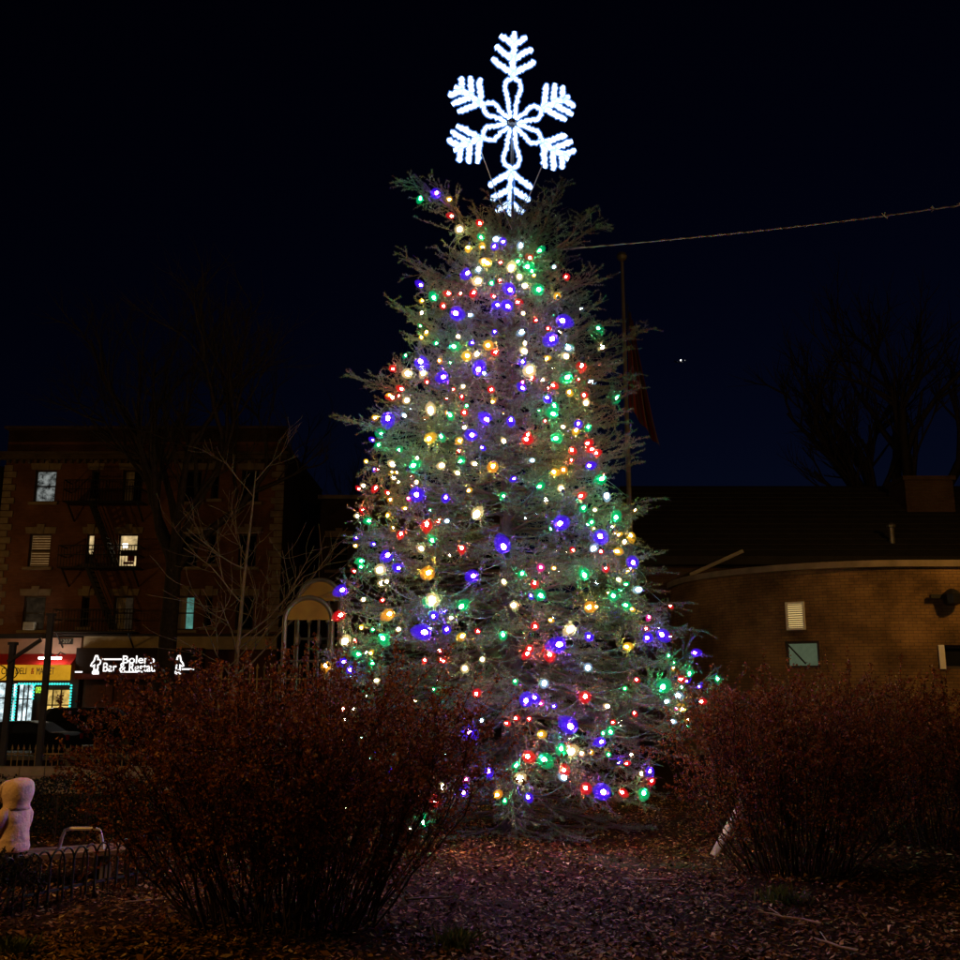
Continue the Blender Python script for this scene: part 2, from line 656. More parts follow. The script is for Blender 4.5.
apt = empty("apartment_building", (fx(140), FY, STREET_Z + 0.13),
            "red brick apartment block with limestone quoins, fire escapes and two lit shopfronts", "building")
x_l, x_r = fx(-7), fx(279)
z_top = fz(430)
z_shop = fz(634)
rows = [(470, 502), (534, 567), (596, 630)]
cols = [(24, 46, 'w'), (82, 90, 'n'), (114, 134, 'w'), (176, 195, 'w'), (205, 213, 'n'), (236, 254, 'w')]
lit = {(0, 0): M_LIT_LACE, (1, 0): M_LIT_BLIND, (1, 1): M_LIT_WARM, (1, 2): M_LIT_WARM, (2, 3): M_LIT_TEAL,
       (2, 0): M_DIM, (2, 2): M_DIM}
holes = []
for r_, (ya, yb) in enumerate(rows):
    for c_, (xa, xb, kd) in enumerate(cols):
        holes.append((fx(xa), fx(xb), fz(yb if kd == 'w' else yb - 3), fz(ya)))
wall = wall_with_holes(lambda u, o: (u, FY + o), [x_l, x_r], z_shop, fz(442), holes, 0.24)
build("wall", wall, brick_red, apt)
k = 0
for r_ in range(3):
    for c_ in range(6):
        h = holes[k]; k += 1
        window(apt, *h, FY, lit.get((r_, c_), M_GLASS), blind=((r_, c_) == (1, 0)), curtain=((r_, c_) in ((2, 2), (2, 3), (0, 2))))
        if (r_, c_) == (1, 2):
            w_ = [o_ for o_ in apt.children if o_.name.startswith("window")][-1]
            xa, xb, za, zb = h
            m_ = MB(); m_.box((xa + 0.28, FY + 0.205, zb - 0.55), (0.26, 0.02, 0.22))
            build("room_lamp", m_, emit_mat("room_lamp_glow", (1, 0.95, 0.8), 3.0), w_)
            m_ = MB(); m_.box((xa + 0.62, FY + 0.205, za + 0.45), (0.34, 0.02, 0.30)); m_.box((xa + 0.5, FY + 0.206, za + 0.22), (0.5, 0.02, 0.12))
            build("red_cloth", m_, mat("red_cloth", (0.4, 0.03, 0.03), 0.8), w_)
            m_ = MB(); m_.box(((xa + xb) / 2, FY + 0.20, (za + zb) / 2 - 0.1), (xb - xa - 0.16, 0.012, 0.3))
            build("shade", m_, M_FRAME, w_)
        if (r_, c_) == (1, 1):
            w_ = [o_ for o_ in apt.children if o_.name.startswith("window")][-1]
            m_ = MB(); m_.box(((h[0] + h[1]) / 2, FY + 0.20, h[2] + 0.28), (h[1] - h[0] - 0.15, 0.012, 0.42))
            build("shade", m_, M_FRAME, w_)
# body behind the facade, parapet, cornice
b = MB(); b.box(((x_l + x_r) / 2, FY + 6.35, (z_top - 0.6 + STREET_Z) / 2), (x_r - x_l - 0.02, 12.0, z_top - 0.6 - STREET_Z))
build("side_wall", b, brick_dark, apt)
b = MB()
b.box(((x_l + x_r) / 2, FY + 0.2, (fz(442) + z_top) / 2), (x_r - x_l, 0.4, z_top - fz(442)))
build("parapet", b, brick_dark, apt)  # darker brick here paints dimness into the parapet
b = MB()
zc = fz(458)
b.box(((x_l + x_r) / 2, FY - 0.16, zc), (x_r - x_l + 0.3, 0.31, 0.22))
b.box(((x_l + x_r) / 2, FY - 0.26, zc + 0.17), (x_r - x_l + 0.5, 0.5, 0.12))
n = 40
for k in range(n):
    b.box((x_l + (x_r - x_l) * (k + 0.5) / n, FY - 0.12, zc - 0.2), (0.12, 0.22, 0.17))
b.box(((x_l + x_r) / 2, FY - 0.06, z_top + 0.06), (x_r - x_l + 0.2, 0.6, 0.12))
build("cornice", b, mat("dimmed_stone", (0.10, 0.075, 0.055), 0.9, 0.3, 2), apt)  # stone darkened in colour to paint the dimness at the facade top
# quoins down both corners
zq = z_shop + 0.1
k = 0
while zq < zc - 0.45:
    w = 0.62 if k % 2 else 0.42
    for xx, sgn in ((x_l, 1), (x_r, -1)):
        q = MB(); q.box((xx + sgn * (w / 2 - 0.03), FY - 0.03, zq + 0.15), (w, 0.09, 0.29))
        build("quoin", q, M_STONE, apt)
    zq += 0.33
    k += 1
# stone band over the shops, ground-floor wall
x_mid = fx(86)
b = MB(); b.box(((x_mid + x_r) / 2 + 0.05, FY - 0.04, fz(642)), (x_r - x_mid - 0.1, 0.28, fz(635) - fz(650)))
build("stone_band", b, mat("shoplit_limestone", (0.46, 0.37, 0.24), 0.85, 0.2, 2.5, 0.4, 15), apt)  # lightened stone: shop light from below is painted into its colour
b = MB(); b.box(((x_l + x_mid) / 2, FY - 0.04, fz(646)), (x_mid - x_l, 0.28, fz(638.5) - fz(655)))
build("fascia_band", b, mat("pink_stucco", (0.55, 0.34, 0.26), 0.8, 0.15, 2), apt)
b = MB(); b.box(((x_l + x_r) / 2, FY - 0.2, z_shop - 0.06), (x_r - x_l + 0.2, 0.4, 0.1))
build("ledge", b, mat("dark_ledge", (0.05, 0.035, 0.03), 0.8), apt)
b = MB(); b.box(((x_mid + x_r) / 2 + 0.1, FY + 0.11, (fz(650) + STREET_Z) / 2), (x_r - x_mid - 0.2, 0.2, fz(650) - STREET_Z))
build("shop_wall", b, mat("maroon_panel", (0.10, 0.03, 0.025), 0.6, 0.3, 1.5), apt)

# fire escape: platforms, railings, stairs
fe = MB()
for zp in (fz(503.5), fz(568), fz(631)):
    xa, xb = fx(64), fx(142)
    fe.box(((xa + xb) / 2, FY - 0.62, zp - 0.1), (xb - xa, 1.1, 0.06))
    for zz in (0.5, 0.95):
        fe.bar((xa, FY - 1.15, zp + zz), (xb, FY - 1.15, zp + zz), 0.045)
        fe.bar((xa, FY - 1.15, zp + zz), (xa, FY - 0.08, zp + zz), 0.045)
        fe.bar((xb, FY - 1.15, zp + zz), (xb, FY - 0.08, zp + zz), 0.045)
    n = 26
    for k in range(n + 1):
        x = xa + (xb - xa) * k / n
        fe.bar((x, FY - 1.15, zp - 0.07), (x, FY - 1.15, zp + 0.95), 0.025)
    for x in (xa + 0.2, xb - 0.2):
        fe.bar((x, FY - 1.1, zp - 0.13), (x, FY - 0.02, zp - 0.9), 0.06)
fo = build("fire_escape", fe, M_BLACK, apt)
for (xa, ya, xb, yb) in ((90, 505, 118, 566), (92, 569, 121, 630)):
    st = MB()
    A, B = Vector((fx(xa), FY - 0.75, fz(ya))), Vector((fx(xb), FY - 0.75, fz(yb)))
    for dy in (-0.3, 0.3):
        st.bar(A + Vector((0, dy, 0)), B + Vector((0, dy, 0)), 0.05, 0.16)
        st.bar(A + Vector((0, dy, 0.8)), B + Vector((0, dy, 0.8)), 0.04)
    for k in range(1, 12):
        p = A.lerp(B, k / 12)
        st.box(p, (0.22, 0.54, 0.03))
    build("stair", st, M_BLACK, fo)

# air conditioner in a lower window
ac = MB()
A, B = fx(28), fx(39)
ac.box(((A + B) / 2, FY - 0.05, fz(626.5)), (B - A, 0.5, fz(622.5) - fz(630.5)))
acu = build("air_conditioner", ac, mat("ac_white", (0.5, 0.47, 0.40), 0.6, 0.1), apt)
g = MB()
for k in range(5):
    g.box(((A + B) / 2, FY - 0.305, fz(630) + 0.06 * (k + 1)), ((B - A) * 0.8, 0.008, 0.025))
build("grille", g, mat("ac_grille", (0.2, 0.19, 0.17), 0.6), acu)

# shop 1: red fascia, yellow sign, bright window edged with teal lights
def rect(px0, px1, py0, py1, y, t=0.06):
    m_ = MB()
    x0, x1, z0, z1 = fx(px0), fx(px1), fz(py1), fz(py0)
    m_.box(((x0 + x1) / 2, y, (z0 + z1) / 2), (x1 - x0, t, z1 - z0))
    return m_
shop = empty("market_shopfront", (fx(45), FY - 0.4, STREET_Z + 0.13), "market shopfront with red awning, yellow lettered sign and teal lights round its windows", "shop front")
aw = MB()
xa, xb = fx(-4), fx(84)
aw.raw([(xa, FY - 0.19, fz(654)), (xb, FY - 0.19, fz(654)), (xb, FY - 1.0, fz(665)), (xa, FY - 1.0, fz(665)),
        (xa, FY - 0.19, fz(656)), (xb, FY - 0.19, fz(656)), (xb, FY - 0.96, fz(667)), (xa, FY - 0.96, fz(667))],
       [(0, 3, 2, 1), (4, 5, 6, 7), (3, 7, 6, 2), (0, 4, 7, 3), (1, 2, 6, 5), (0, 1, 5, 4)])
build("awning", aw, mat("red_awning", (0.55, 0.02, 0.015), 0.7, 0.15), shop)
M_YELLOW_SIGN = emit_mat("yellow_sign_face", (0.62, 0.30, 0.015), 1.0, 0.25, 1.2)
sg = build("sign_board", rect(-4, 84, 665.5, 680.5, FY - 0.98, 0.10), M_YELLOW_SIGN, shop)

def text(body, px0, px1, py_mid, h, y, material, parent, bold=0.0, name="lettering"):
    cu = bpy.data.curves.new(name, 'FONT')
    cu.body = body
    cu.size = 1.0
    cu.extrude = 0.012
    cu.offset = bold
    cu.align_x = 'CENTER'
    cu.align_y = 'CENTER'
    cu.materials.append(material)
    tmp = link(name, cu)
    bpy.context.view_layer.update()
    me = bpy.data.meshes.new_from_object(tmp.evaluated_get(bpy.context.evaluated_depsgraph_get()))
    bpy.data.objects.remove(tmp)
    co = np.array([v.co[:] for v in me.vertices])
    w, hh = np.ptp(co[:, 0]), np.ptp(co[:, 1])
    me.transform(Matrix.Translation((-(co[:, 0].min() + w / 2), -(co[:, 1].min() + hh / 2), 0)))
    o = link(name, me, parent)
    x0, x1 = fx(px0), fx(px1)
    o.scale = ((x1 - x0) / w, h / hh, 1)
    o.rotation_euler = (R(90), 0, 0)
    o.location = Vector(((x0 + x1) / 2, y, fz(py_mid))) - world_origin(parent)
    return o
M_INK = mat("sign_ink", (0.06, 0.03, 0.015), 0.7)
M_REDINK = mat("sign_red", (0.4, 0.02, 0.01), 0.7)
text("CITY DELI", 18, 42, 671.5, 0.30, FY - 1.045, M_INK, sg)
text("&", 46.5, 49.5, 671.5, 0.28, FY - 1.045, M_REDINK, sg)
text("MARKET", 52, 69, 671.5, 0.32, FY - 1.045, M_INK, sg)
# sign lamps over the awning
for px in (60, 72):
    l = MB(); l.tube([(fx(px), FY - 0.2, fz(655)), (fx(px), FY - 0.9, fz(653)), (fx(px), FY - 1.25, fz(657))], 0.03, 6)
    la = build("sign_lamp", l, M_BLACK, shop)
    l = MB(); l.box((fx(px), FY - 1.3, fz(659)), (0.42, 0.16, 0.10))
    build("lamp_head", l, emit_mat("shop_lamp_glow", (1, 0.9, 0.75), 30.0), la)
# little arched sign brackets and the plate with the shop number
for (px, r_) in ((9, 0.42), (19, 0.55), (29, 0.55)):
    a_ = MB()
    c = Vector((fx(px) - 0.3, FY - 1.1, fz(673)))
    a_.tube([c + Vector((r_ * math.cos(t), 0, 0.36 * math.sin(t))) for t in np.linspace(-1.2, 1.2, 10)], 0.028, 5)
    build("scroll_bracket", a_, M_BLACK, shop)
b = build("number_plate", rect(64, 78, 638.5, 644.5, FY - 0.20, 0.04), mat("plate_dark", (0.03, 0.03, 0.03), 0.5), shop)
text("1207", 66, 76, 641.5, 0.18, FY - 0.224, mat("plate_text", (0.5, 0.45, 0.35), 0.6), b)
M_SHOPWHITE = emit_mat("lit_shop_interior", (0.75, 0.95, 1.0), 1.9, 0.9, 1.6)
M_SHOPYELL = emit_mat("lit_shop_doorway", (0.95, 0.62, 0.16), 1.1, 0.8, 1.6)
M_TEAL = emit_mat("teal_light_strip", (0.05, 0.85, 0.75), 1.6, 0.35, 7.0)
for (a_, b_, c_, d_, mm) in ((-3, 17.5, 683, 724, M_SHOPWHITE), (19, 27.5, 684, 724, M_SHOPWHITE), (31, 44, 684, 724, M_SHOPWHITE), (56, 80, 690, 724, M_SHOPYELL)):
    fr = rect(a_ - 0.5, b_ + 0.5, c_ - 1, d_, FY - 0.26, 0.10)
    wdw = build("shop_window", fr, M_FRAME, shop)
    build("pane", rect(a_, b_, c_, d_, FY - 0.33, 0.02), mm, wdw)
    bars = MB()
    for t in (0.33, 0.66):
        xx = fx(a_) + (fx(b_) - fx(a_)) * t
        bars.box((xx, FY - 0.36, (fz(c_) + fz(d_)) / 2), (0.06, 0.03, fz(c_) - fz(d_)))
    bars.box(((fx(a_) + fx(b_)) / 2, FY - 0.36, fz(c_) - 0.7), (fx(b_) - fx(a_), 0.028, 0.06))
    build("glazing_bar", bars, M_FRAME, wdw)
b = MB(); b.box(((x_l + x_mid) / 2, FY + 0.06, (fz(655) + STREET_Z) / 2), (x_mid - x_l, 0.3, fz(655) - STREET_Z))
build("shop_wall", b, mat("maroon_panel", (0.10, 0.03, 0.025)), shop)
def lightstrip(pa, pb):
    A, B = Vector((fx(pa[0]), FY - 0.42, fz(pa[1]))), Vector((fx(pb[0]), FY - 0.42, fz(pb[1])))
    n = max(3, int((B - A).length / 0.13))
    m_ = MB()
    for k in range(n):
        p = A.lerp(B, (k + 0.5) / n)
        m_.lathe([(0.02, -0.05), (0.055, -0.03), (0.06, 0.02), (0.02, 0.05)], 6, p)
    build("light_strip", m_, M_TEAL, shop)
for pa, pb in (((24, 684), (24, 722)), ((28, 684), (28, 722)), ((29, 684), (80, 684)), ((55, 686), (55, 722)), ((81.5, 684), (81.5, 722)), ((45, 684), (45, 700))):
    lightstrip(pa, pb)
text("OPEN", 47, 53, 690, 0.28, FY - 0.40, emit_mat("open_sign", (0.5, 0.9, 0.05), 1.2), shop)

# shop 2: black sign with white lit letters and dancing figures
bar_f = empty("bar_shopfront", (fx(150), FY - 0.3, STREET_Z + 0.13), "bar shopfront under a long black sign with white lit letters", "shop front")
sb = build("sign_board", rect(86, 209, 648.5, 673, FY - 0.45, 0.5), mat("black_sign", (0.015, 0.006, 0.007), 0.4), bar_f)
M_LET = emit_mat("lit_letters", (1.0, 0.96, 0.94), 1.6)
yl = FY - 0.72
text("Bolero", 132, 163, 660.0, 0.36, yl, M_LET, sb, 0.006)
text("Bar & Restaurant", 113.5, 181, 667.6, 0.42, yl, M_LET, sb, 0.008)
for (a_, b_, py) in ((112, 131, 659.8), (170, 181, 659.8), (129, 152, 672.2), (190, 202, 669.5), (86.5, 93.5, 672.3)):
    ln = rect(a_, b_, py - 0.7, py + 0.7, yl, 0.024)
    build("lit_bar", ln, M_LET, sb)
for pxc, sgn in ((106.5, 1), (186.5, -1)):
    fig = MB()
    s = fz(656) - fz(674)
    base = Vector((fx(pxc), yl, fz(674)))
    outline = [(-0.22, 0), (0.24, 0), (0.20, 0.12), (0.12, 0.16), (0.16, 0.34), (0.12, 0.46), (0.30, 0.54), (0.34, 0.70), (0.22, 0.78),
               (0.10, 0.72), (0.12, 0.86), (0.05, 0.99), (-0.08, 0.99), (-0.13, 0.86), (-0.18, 0.70), (-0.34, 0.56), (-0.40, 0.42), (-0.28, 0.40), (-0.12, 0.50), (-0.14, 0.30), (-0.12, 0.16), (-0.22, 0.12)]
    pts = [(base.x + sgn * u * s * 0.72, base.z + v * s) for u, v in outline]
    # line drawing: a tube along the outline and a solid hem
    P = [Vector((a_, yl, b_)) for a_, b_ in pts] + [Vector((pts[0][0], yl, pts[0][1]))]
    fig.tube(P, 0.038, 5)
    fig.box((base.x, yl, base.z + 0.14 * s), (0.14 * s, 0.024, 0.22 * s))
    build("dancing_figure", fig, M_LET, sb)
b = build("valance", rect(86, 209, 674, 679.5, FY - 0.55, 0.34), mat("red_valance", (0.16, 0.03, 0.03), 0.7), bar_f)
for (a_, b_) in ((92, 120), (124, 150), (154, 172), (176, 206)):
    wdw = build("shop_window", rect(a_, b_, 684, 722, FY - 0.02, 0.05), M_FRAME, bar_f)
    build("pane", rect(a_ + 0.6, b_ - 0.6, 685, 721, FY - 0.055, 0.014), mat("maroon_shutter", (0.14, 0.05, 0.05), 0.5, 0.2), wdw)

# next-door buildings in the dark
def plain_building(name, label, x0, x1, y0, depth, ztop, nf, nc, group=None):
    o = empty(name, ((x0 + x1) / 2, y0, STREET_Z + 0.13), label, "building", group)
    H0 = STREET_Z
    hs = []
    sh = (ztop - H0 - 1.0) / nf
    for r_ in range(nf):
        for c_ in range(nc):
            xc = x0 + (x1 - x0) * (c_ + 0.5) / nc
            zb = H0 + 1.0 + sh * r_ + 0.1
            hs.append((xc - 0.5, xc + 0.5, zb, zb + min(1.7, sh - 0.9)))
    build("wall", wall_with_holes(lambda u, oo: (u, y0 + oo), [x0, x1], H0, ztop, hs, 0.24), brick_dark, o)
    for h in hs:
        window(o, *h, y0, M_GLASS)
    b_ = MB(); b_.box(((x0 + x1) / 2, y0 + depth / 2 + 0.3, (ztop - 0.3 + H0) / 2), (x1 - x0 - 0.02, depth, ztop - 0.3 - H0))
    build("side_wall", b_, brick_dark, o)
    b_ = MB(); b_.box(((x0 + x1) / 2, y0 - 0.1, ztop + 0.1), (x1 - x0 + 0.2, 0.6, 0.2))
    build("cornice", b_, M_STONE, o)
    return o
plain_building("apartment_building", "unlit brick row house beyond the quoined corner of the apartment block", fx(279) + 1.4, fx(279) + 11.5, 53.0, 10, at(300, 500, 53).z, 3, 5)
plain_building("apartment_building", "dark brick house adjoining the market end of the apartment block", x_l - 12, x_l - 0.3, FY, 10, z_top - 1.5, 4, 5)
# small security lamp on the row house
p = at(258, 588, 52.7)
sl = empty("wall_lamp", p, "tiny white security lamp on the dark row house wall", "lamp")
m_ = MB(); m_.box(p + Vector((0, 0.12, 0.1)), (0.14, 0.36, 0.1))
build("bracket", m_, M_BLACK, sl)
m_ = MB(); m_.lathe([(0.03, -0.1), (0.09, -0.06), (0.1, 0.02), (0.04, 0.05)], 8, p)
build("lamp_glass", m_, emit_mat("security_lamp_glow", (0.9, 0.95, 1.0), 1.2), sl)

# ------------------------------------------------------------------ round-ended brick building
RB = 4.9
CX, FRONT = 10.5, 25.0
CYc = FRONT + RB
ARC = math.pi / 2 * RB
def hall_path(u, o=0.0):
    """u = 0 where the side wall meets the round corner; runs round to the flat front"""
    if u < 0:
        return (CX - RB + o, CYc - u)
    if u < ARC:
        a = u / RB
        return (CX - (RB - o) * math.cos(a), CYc - (RB - o) * math.sin(a))
    return (CX + (u - ARC), FRONT + o)
def hall_u(px):
    """arc length seen at photo column px"""
    best, bu = 1e9, 0
    for u in np.linspace(0.5, 22, 4000):
        x, y = hall_path(u)
        q = 480 + F_PX * x / (y * math.cos(TILT) + 2.0 * math.sin(TILT))
        if abs(q - px) < best:
            best, bu = abs(q - px), u
    return bu
def hall_z(px, py):
    x, y = hall_path(hall_u(px))
    return at(px, py, y).z
hall = empty("brick_hall", (CX + 2, FRONT, 0), "low tan brick hall with rounded corner and dark pitched roof behind right-hand shrubs".replace("right-hand ", ""), "building")
brick_tan = brick_mat("tan_brick", (0.27, 0.155, 0.07), (0.34, 0.20, 0.085), (0.17, 0.115, 0.07), 0.65)
z_cop = at(900, 562, FRONT).z
u1, u2 = hall_u(783), hall_u(817)
zw0, zw1 = hall_z(800, 668), hall_z(800, 641)
v1, v2 = hall_u(786), hall_u(805)
zv0, zv1 = hall_z(796, 630), hall_z(796, 602)
q1, q2 = hall_u(940), hall_u(972)
zq0, zq1 = hall_z(950, 669), hall_z(950, 645)
hh = [(u1, u2, zw0, zw1), (v1, v2, zv0, zv1), (q1, q2, zq0, zq1)]
build("wall", wall_with_holes(hall_path, [-9, 0, ARC, ARC + 16], -0.3, z_cop - 0.12, hh, 0.22, 0.25), brick_tan, hall)
cp = MB()
us = list(np.linspace(-9, 0, 4)) + list(np.linspace(0.3, ARC, 26)) + list(np.linspace(ARC + 1, ARC + 16, 6))
for a_, b_ in zip(us[:-1], us[1:]):
    for zz0, zz1, o0 in ((z_cop - 0.12, z_cop + 0.04, -0.1),):
        A0, B0 = hall_path(a_, o0), hall_path(b_, o0)
        A1, B1 = hall_path(a_, 0.42), hall_path(b_, 0.42)
        V = [(*A0, zz0), (*B0, zz0), (*B1, zz0), (*A1, zz0), (*A0, zz1), (*B0, zz1), (*B1, zz1), (*A1, zz1)]
        cp.raw(V, [(0, 3, 2, 1), (4, 5, 6, 7), (0, 1, 5, 4), (2, 3, 7, 6)])
build("coping", cp, M_STONE, hall)
# flat roof deck inside the parapet
fl = MB()
ring = [hall_path(u, 0.41) for u in us]
ring += [(ring[-1][0], 38.5), (ring[0][0], 38.5)]
fl.face([(x, y, z_cop - 0.1) for x, y in ring])
build("roof_deck", fl, mat("tar_roof", (0.02, 0.02, 0.02), 0.9), hall)
def hall_frame(a_, b_, c_, d_, w=0.06, inset=0.1, material=M_FRAME, name="window"):
    um = (a_ + b_) / 2
    A, B = Vector((*hall_path(a_, inset), 0)), Vector((*hall_path(b_, inset), 0))
    t = (B - A); W = t.length; t.normalize()
    nrm = Vector((-t.y, t.x, 0))
    M_ = Matrix((t, nrm, Vector((0, 0, 1)))).transposed().to_4x4()
    M_.translation = (A + B) / 2
    def bx(m_, x, y, z, sx, sy, sz):
        T = M_ @ Matrix.Translation((x, y, z))
        m_.box(None, (sx, sy, sz), mat4=T)
    zc_ = (c_ + d_) / 2
    f = MB()
    bx(f, 0, 0, c_ + w / 2, W, 0.06, w); bx(f, 0, 0, d_ - w / 2, W, 0.06, w)
    bx(f, -W / 2 + w / 2, 0, zc_, w, 0.06, d_ - c_ - 2 * w); bx(f, W / 2 - w / 2, 0, zc_, w, 0.06, d_ - c_ - 2 * w)
    return build(name, f, material, hall), bx, W, zc_
w_o, bx, W, zc_ = hall_frame(*hh[0], inset=0.08)
p = MB(); bx(p, 0, 0.05, zc_, W - 0.04, 0.01, zw1 - zw0 - 0.04)
build("pane", p, emit_mat("pale_green_lit_pane", (0.10, 0.13, 0.075), 0.7, 0.3, 1.5), w_o)
p = MB()
A = Vector((*hall_path(u1 + 0.02, 0.02), zw1 - 0.02)); B = Vector((*hall_path(u2 - 0.35, 0.02), zw0 + 0.1))
p.bar(A, B, 0.035)
build("stay_bar", p, M_BLACK, w_o)
v_o, bx, W, zc_ = hall_frame(*hh[1], w=0.05, inset=-0.02, material=M_WHITE, name="louvre_vent")
n = 11
for k in range(n):
    p = MB()
    z = zv0 + 0.05 + (zv1 - zv0 - 0.1) * (k + 0.5) / n
    bx(p, 0, 0.0, z, W - 0.1, 0.05, 0.028)
    build("slat", p, M_WHITE, v_o)
p = MB(); bx(p, 0, 0.11, zc_, W - 0.02, 0.01, zv1 - zv0 - 0.02)
build("lit_backing", p, emit_mat("vent_backing", (0.85, 0.6, 0.22), 0.8), v_o)
w_o, bx, W, zc_ = hall_frame(*hh[2], w=0.07, inset=0.10)
p = MB(); bx(p, 0, 0.05, zc_, W - 0.04, 0.01, zq1 - zq0 - 0.04)
build("pane", p, M_GLASS, w_o)
p = MB(); bx(p, -W / 2 - 0.06, -0.12, zc_, 0.14, 0.04, zq1 - zq0)
build("jamb", p, M_WHITE, w_o)
# dead floodlight on the wall
p0 = at(952, 597, FRONT - 0.18)
fl_o = MB(); fl_o.lathe([(0.07, -0.2), (0.2, -0.16), (0.24, 0.06), (0.12, 0.16), (0.05, 0.2)], 10, p0)
fl_o.box(p0 + Vector((-0.3, 0.06, 0.02)), (0.4, 0.08, 0.1))
build("floodlight", fl_o, M_BLACK, hall)
# pitched dark roof behind the parapet with chimney block, vent pipe and gutter
M_SLATE = mat("dark_shingle", (0.009, 0.008, 0.008), 0.85, 0.4, 3, 0.5, 20)
xa, xb = at(622, 560, 33).x, 30.0
z_e, y_e = at(800, 556, 30).z, 30.0
z_r, y_r = at(800, 486, 36).z, 36.0
rf = MB()
rf.raw([(xa, y_e, z_e), (xb, y_e, z_e), (xb, y_r, z_r), (xa + 0.4, y_r, z_r), (xa, 42, z_e), (xb, 42, z_e),
        (xa, y_e, z_e - 0.25), (xb, y_e, z_e - 0.25), (xb, 42, z_e - 0.25), (xa, 42, z_e - 0.25)],
       [(0, 1, 2, 3), (3, 2, 5, 4), (0, 3, 4), (1, 5, 2), (0, 6, 7, 1), (4, 5, 8, 9), (0, 4, 9, 6), (1, 7, 8, 5), (6, 9, 8, 7)])
roof = build("roof", rf, M_SLATE, hall)
# shingle courses
for k in range(1, 15):
    t = k / 15
    s = MB()
    y = y_e + (y_r - y_e) * t; z = z_e + (z_r - z_e) * t
    s.bar((xa + 0.05, y - 0.02, z + 0.012), (xb, y - 0.02, z + 0.012), 0.05, 0.03)
    build("shingle_course", s, M_SLATE, roof)
bk = MB(); bk.box(((xa + xb) / 2, 36.0, (z_e - 0.26) / 2 - 0.2), (xb - xa - 0.8, 11.4, z_e - 0.26 + 0.4))
build("rear_wall", bk, brick_dark, hall)
A, B = at(905, 487, 33.5), at(956, 516, 33.5)
c_ = MB(); c_.box(((A.x + B.x) / 2, 34.2, (A.z + B.z) / 2 - 0.1), (B.x - A.x, 1.4, A.z - B.z + 0.7))
c_.box(((A.x + B.x) / 2, 34.2, A.z + 0.3), (B.x - A.x + 0.16, 1.55, 0.14))
build("chimney", c_, brick_dark, roof)
p_ = MB(); A = at(893, 550, 31); B = at(891, 527, 31)
p_.tube([A - Vector((0, 0, 0.6)), B], 0.085, 8); p_.lathe([(0.13, -0.02), (0.15, 0.05), (0.06, 0.12)], 8, B)
build("vent_pipe", p_, M_STEEL, roof)
g_ = MB(); g_.bar(at(690, 575, 29.6), at(743, 551, 29.4), 0.13, 0.10)
build("gutter", g_, mat("gutter_metal", (0.20, 0.18, 0.15), 0.5, 0.2, 2), hall)

# ------------------------------------------------------------------ assumed street lamps (unseen) and utility pole
def assumed_lamp_post(name, label, base, h, arm, power, group=None):
    o = empty(name, base, label, "street lamp", group)
    b_ = Vector(base)
    m_ = MB(); m_.tube([b_ + Vector((0, 0, -0.2)), b_ + Vector((0, 0, 0.8)), b_ + Vector((0, 0, h))], [0.12, 0.1, 0.06], 10)
    m_.lathe([(0.22, -0.1), (0.22, 0.12), (0.14, 0.35), (0.1, 0.5)], 10, b_)
    build("pole", m_, M_STEEL, o)
    a_ = Vector(arm)
    tip = b_ + Vector((0, 0, h)) + a_
    m_ = MB(); m_.tube([b_ + Vector((0, 0, h - 0.05)), b_ + Vector((0, 0, h + 0.25)) + a_ * 0.35, tip], [0.05, 0.045, 0.04], 8)
    build("arm", m_, M_STEEL, o)
    m_ = MB(); m_.lathe([(0.05, 0.16), (0.20, 0.10), (0.26, 0.0)], 12, tip, 1.5, 0.8, math.atan2(a_.y, a_.x))
    hd = build("lamp_head", m_, M_STEEL, o)
    m_ = MB(); m_.lathe([(0.05, -0.14), (0.16, -0.10), (0.22, -0.01)], 12, tip, 1.4, 0.75, math.atan2(a_.y, a_.x))
    build("lamp_glass", m_, emit_mat("sodium_glass", SODIUM, 6.0, sample=False), hd)
    ld = bpy.data.lights.new("assumed_street_light", 'POINT')
    ld.energy = power
    ld.color = SODIUM
    ld.shadow_soft_size = 0.2
    lo = bpy.data.objects.new("assumed_lamp_light", ld)
    col.objects.link(lo)
    lo.parent = hd
    lo.location = tip + Vector((0, 0, -0.42)) - world_origin(hd)
    return o
ASSUMED_LAMP_R = (15.0, 18.8, 0)
assumed_lamp_post("assumed_street_lamp", "assumed, unseen sodium street lamp on a steel pole beside the brick hall", ASSUMED_LAMP_R, 8.0, (-1.0, 1.0, 0.3), 950)  # out of view, assumed from the warm light on the hall wall
assumed_lamp_post("assumed_street_lamp", "assumed, unseen sodium street lamp at the park edge near the bench", (-8.6, 4.2, 0), 6.5, (1.0, 0.5, 0.2), 1100)  # unseen lamp, assumed and placed to light the child and foreground
assumed_lamp_post("assumed_street_lamp", "assumed, unseen sodium street lamp on the kerb before the market", (-26.5, 39.0, STREET_Z), 6.2, (0.6, 1.6, 0.2), 330)  # assumed lamp outside the frame, added to light the shop facade

# ------------------------------------------------------------------ Christmas tree (spruce)
TX, TY = 0.37, 12.6
_z = np.array([0.0, 0.35, 0.9, 1.5, 2.1, 2.7, 3.9, 5.0, 6.0, 6.6, 7.2, 7.7, 8.1])
_r = np.array([1.5, 1.85, 2.2, 2.42, 2.3, 2.10, 1.90, 1.70, 1.44, 1.22, 0.95, 0.7, 0.42])
def tree_r(z): return np.interp(z, _z, _r)

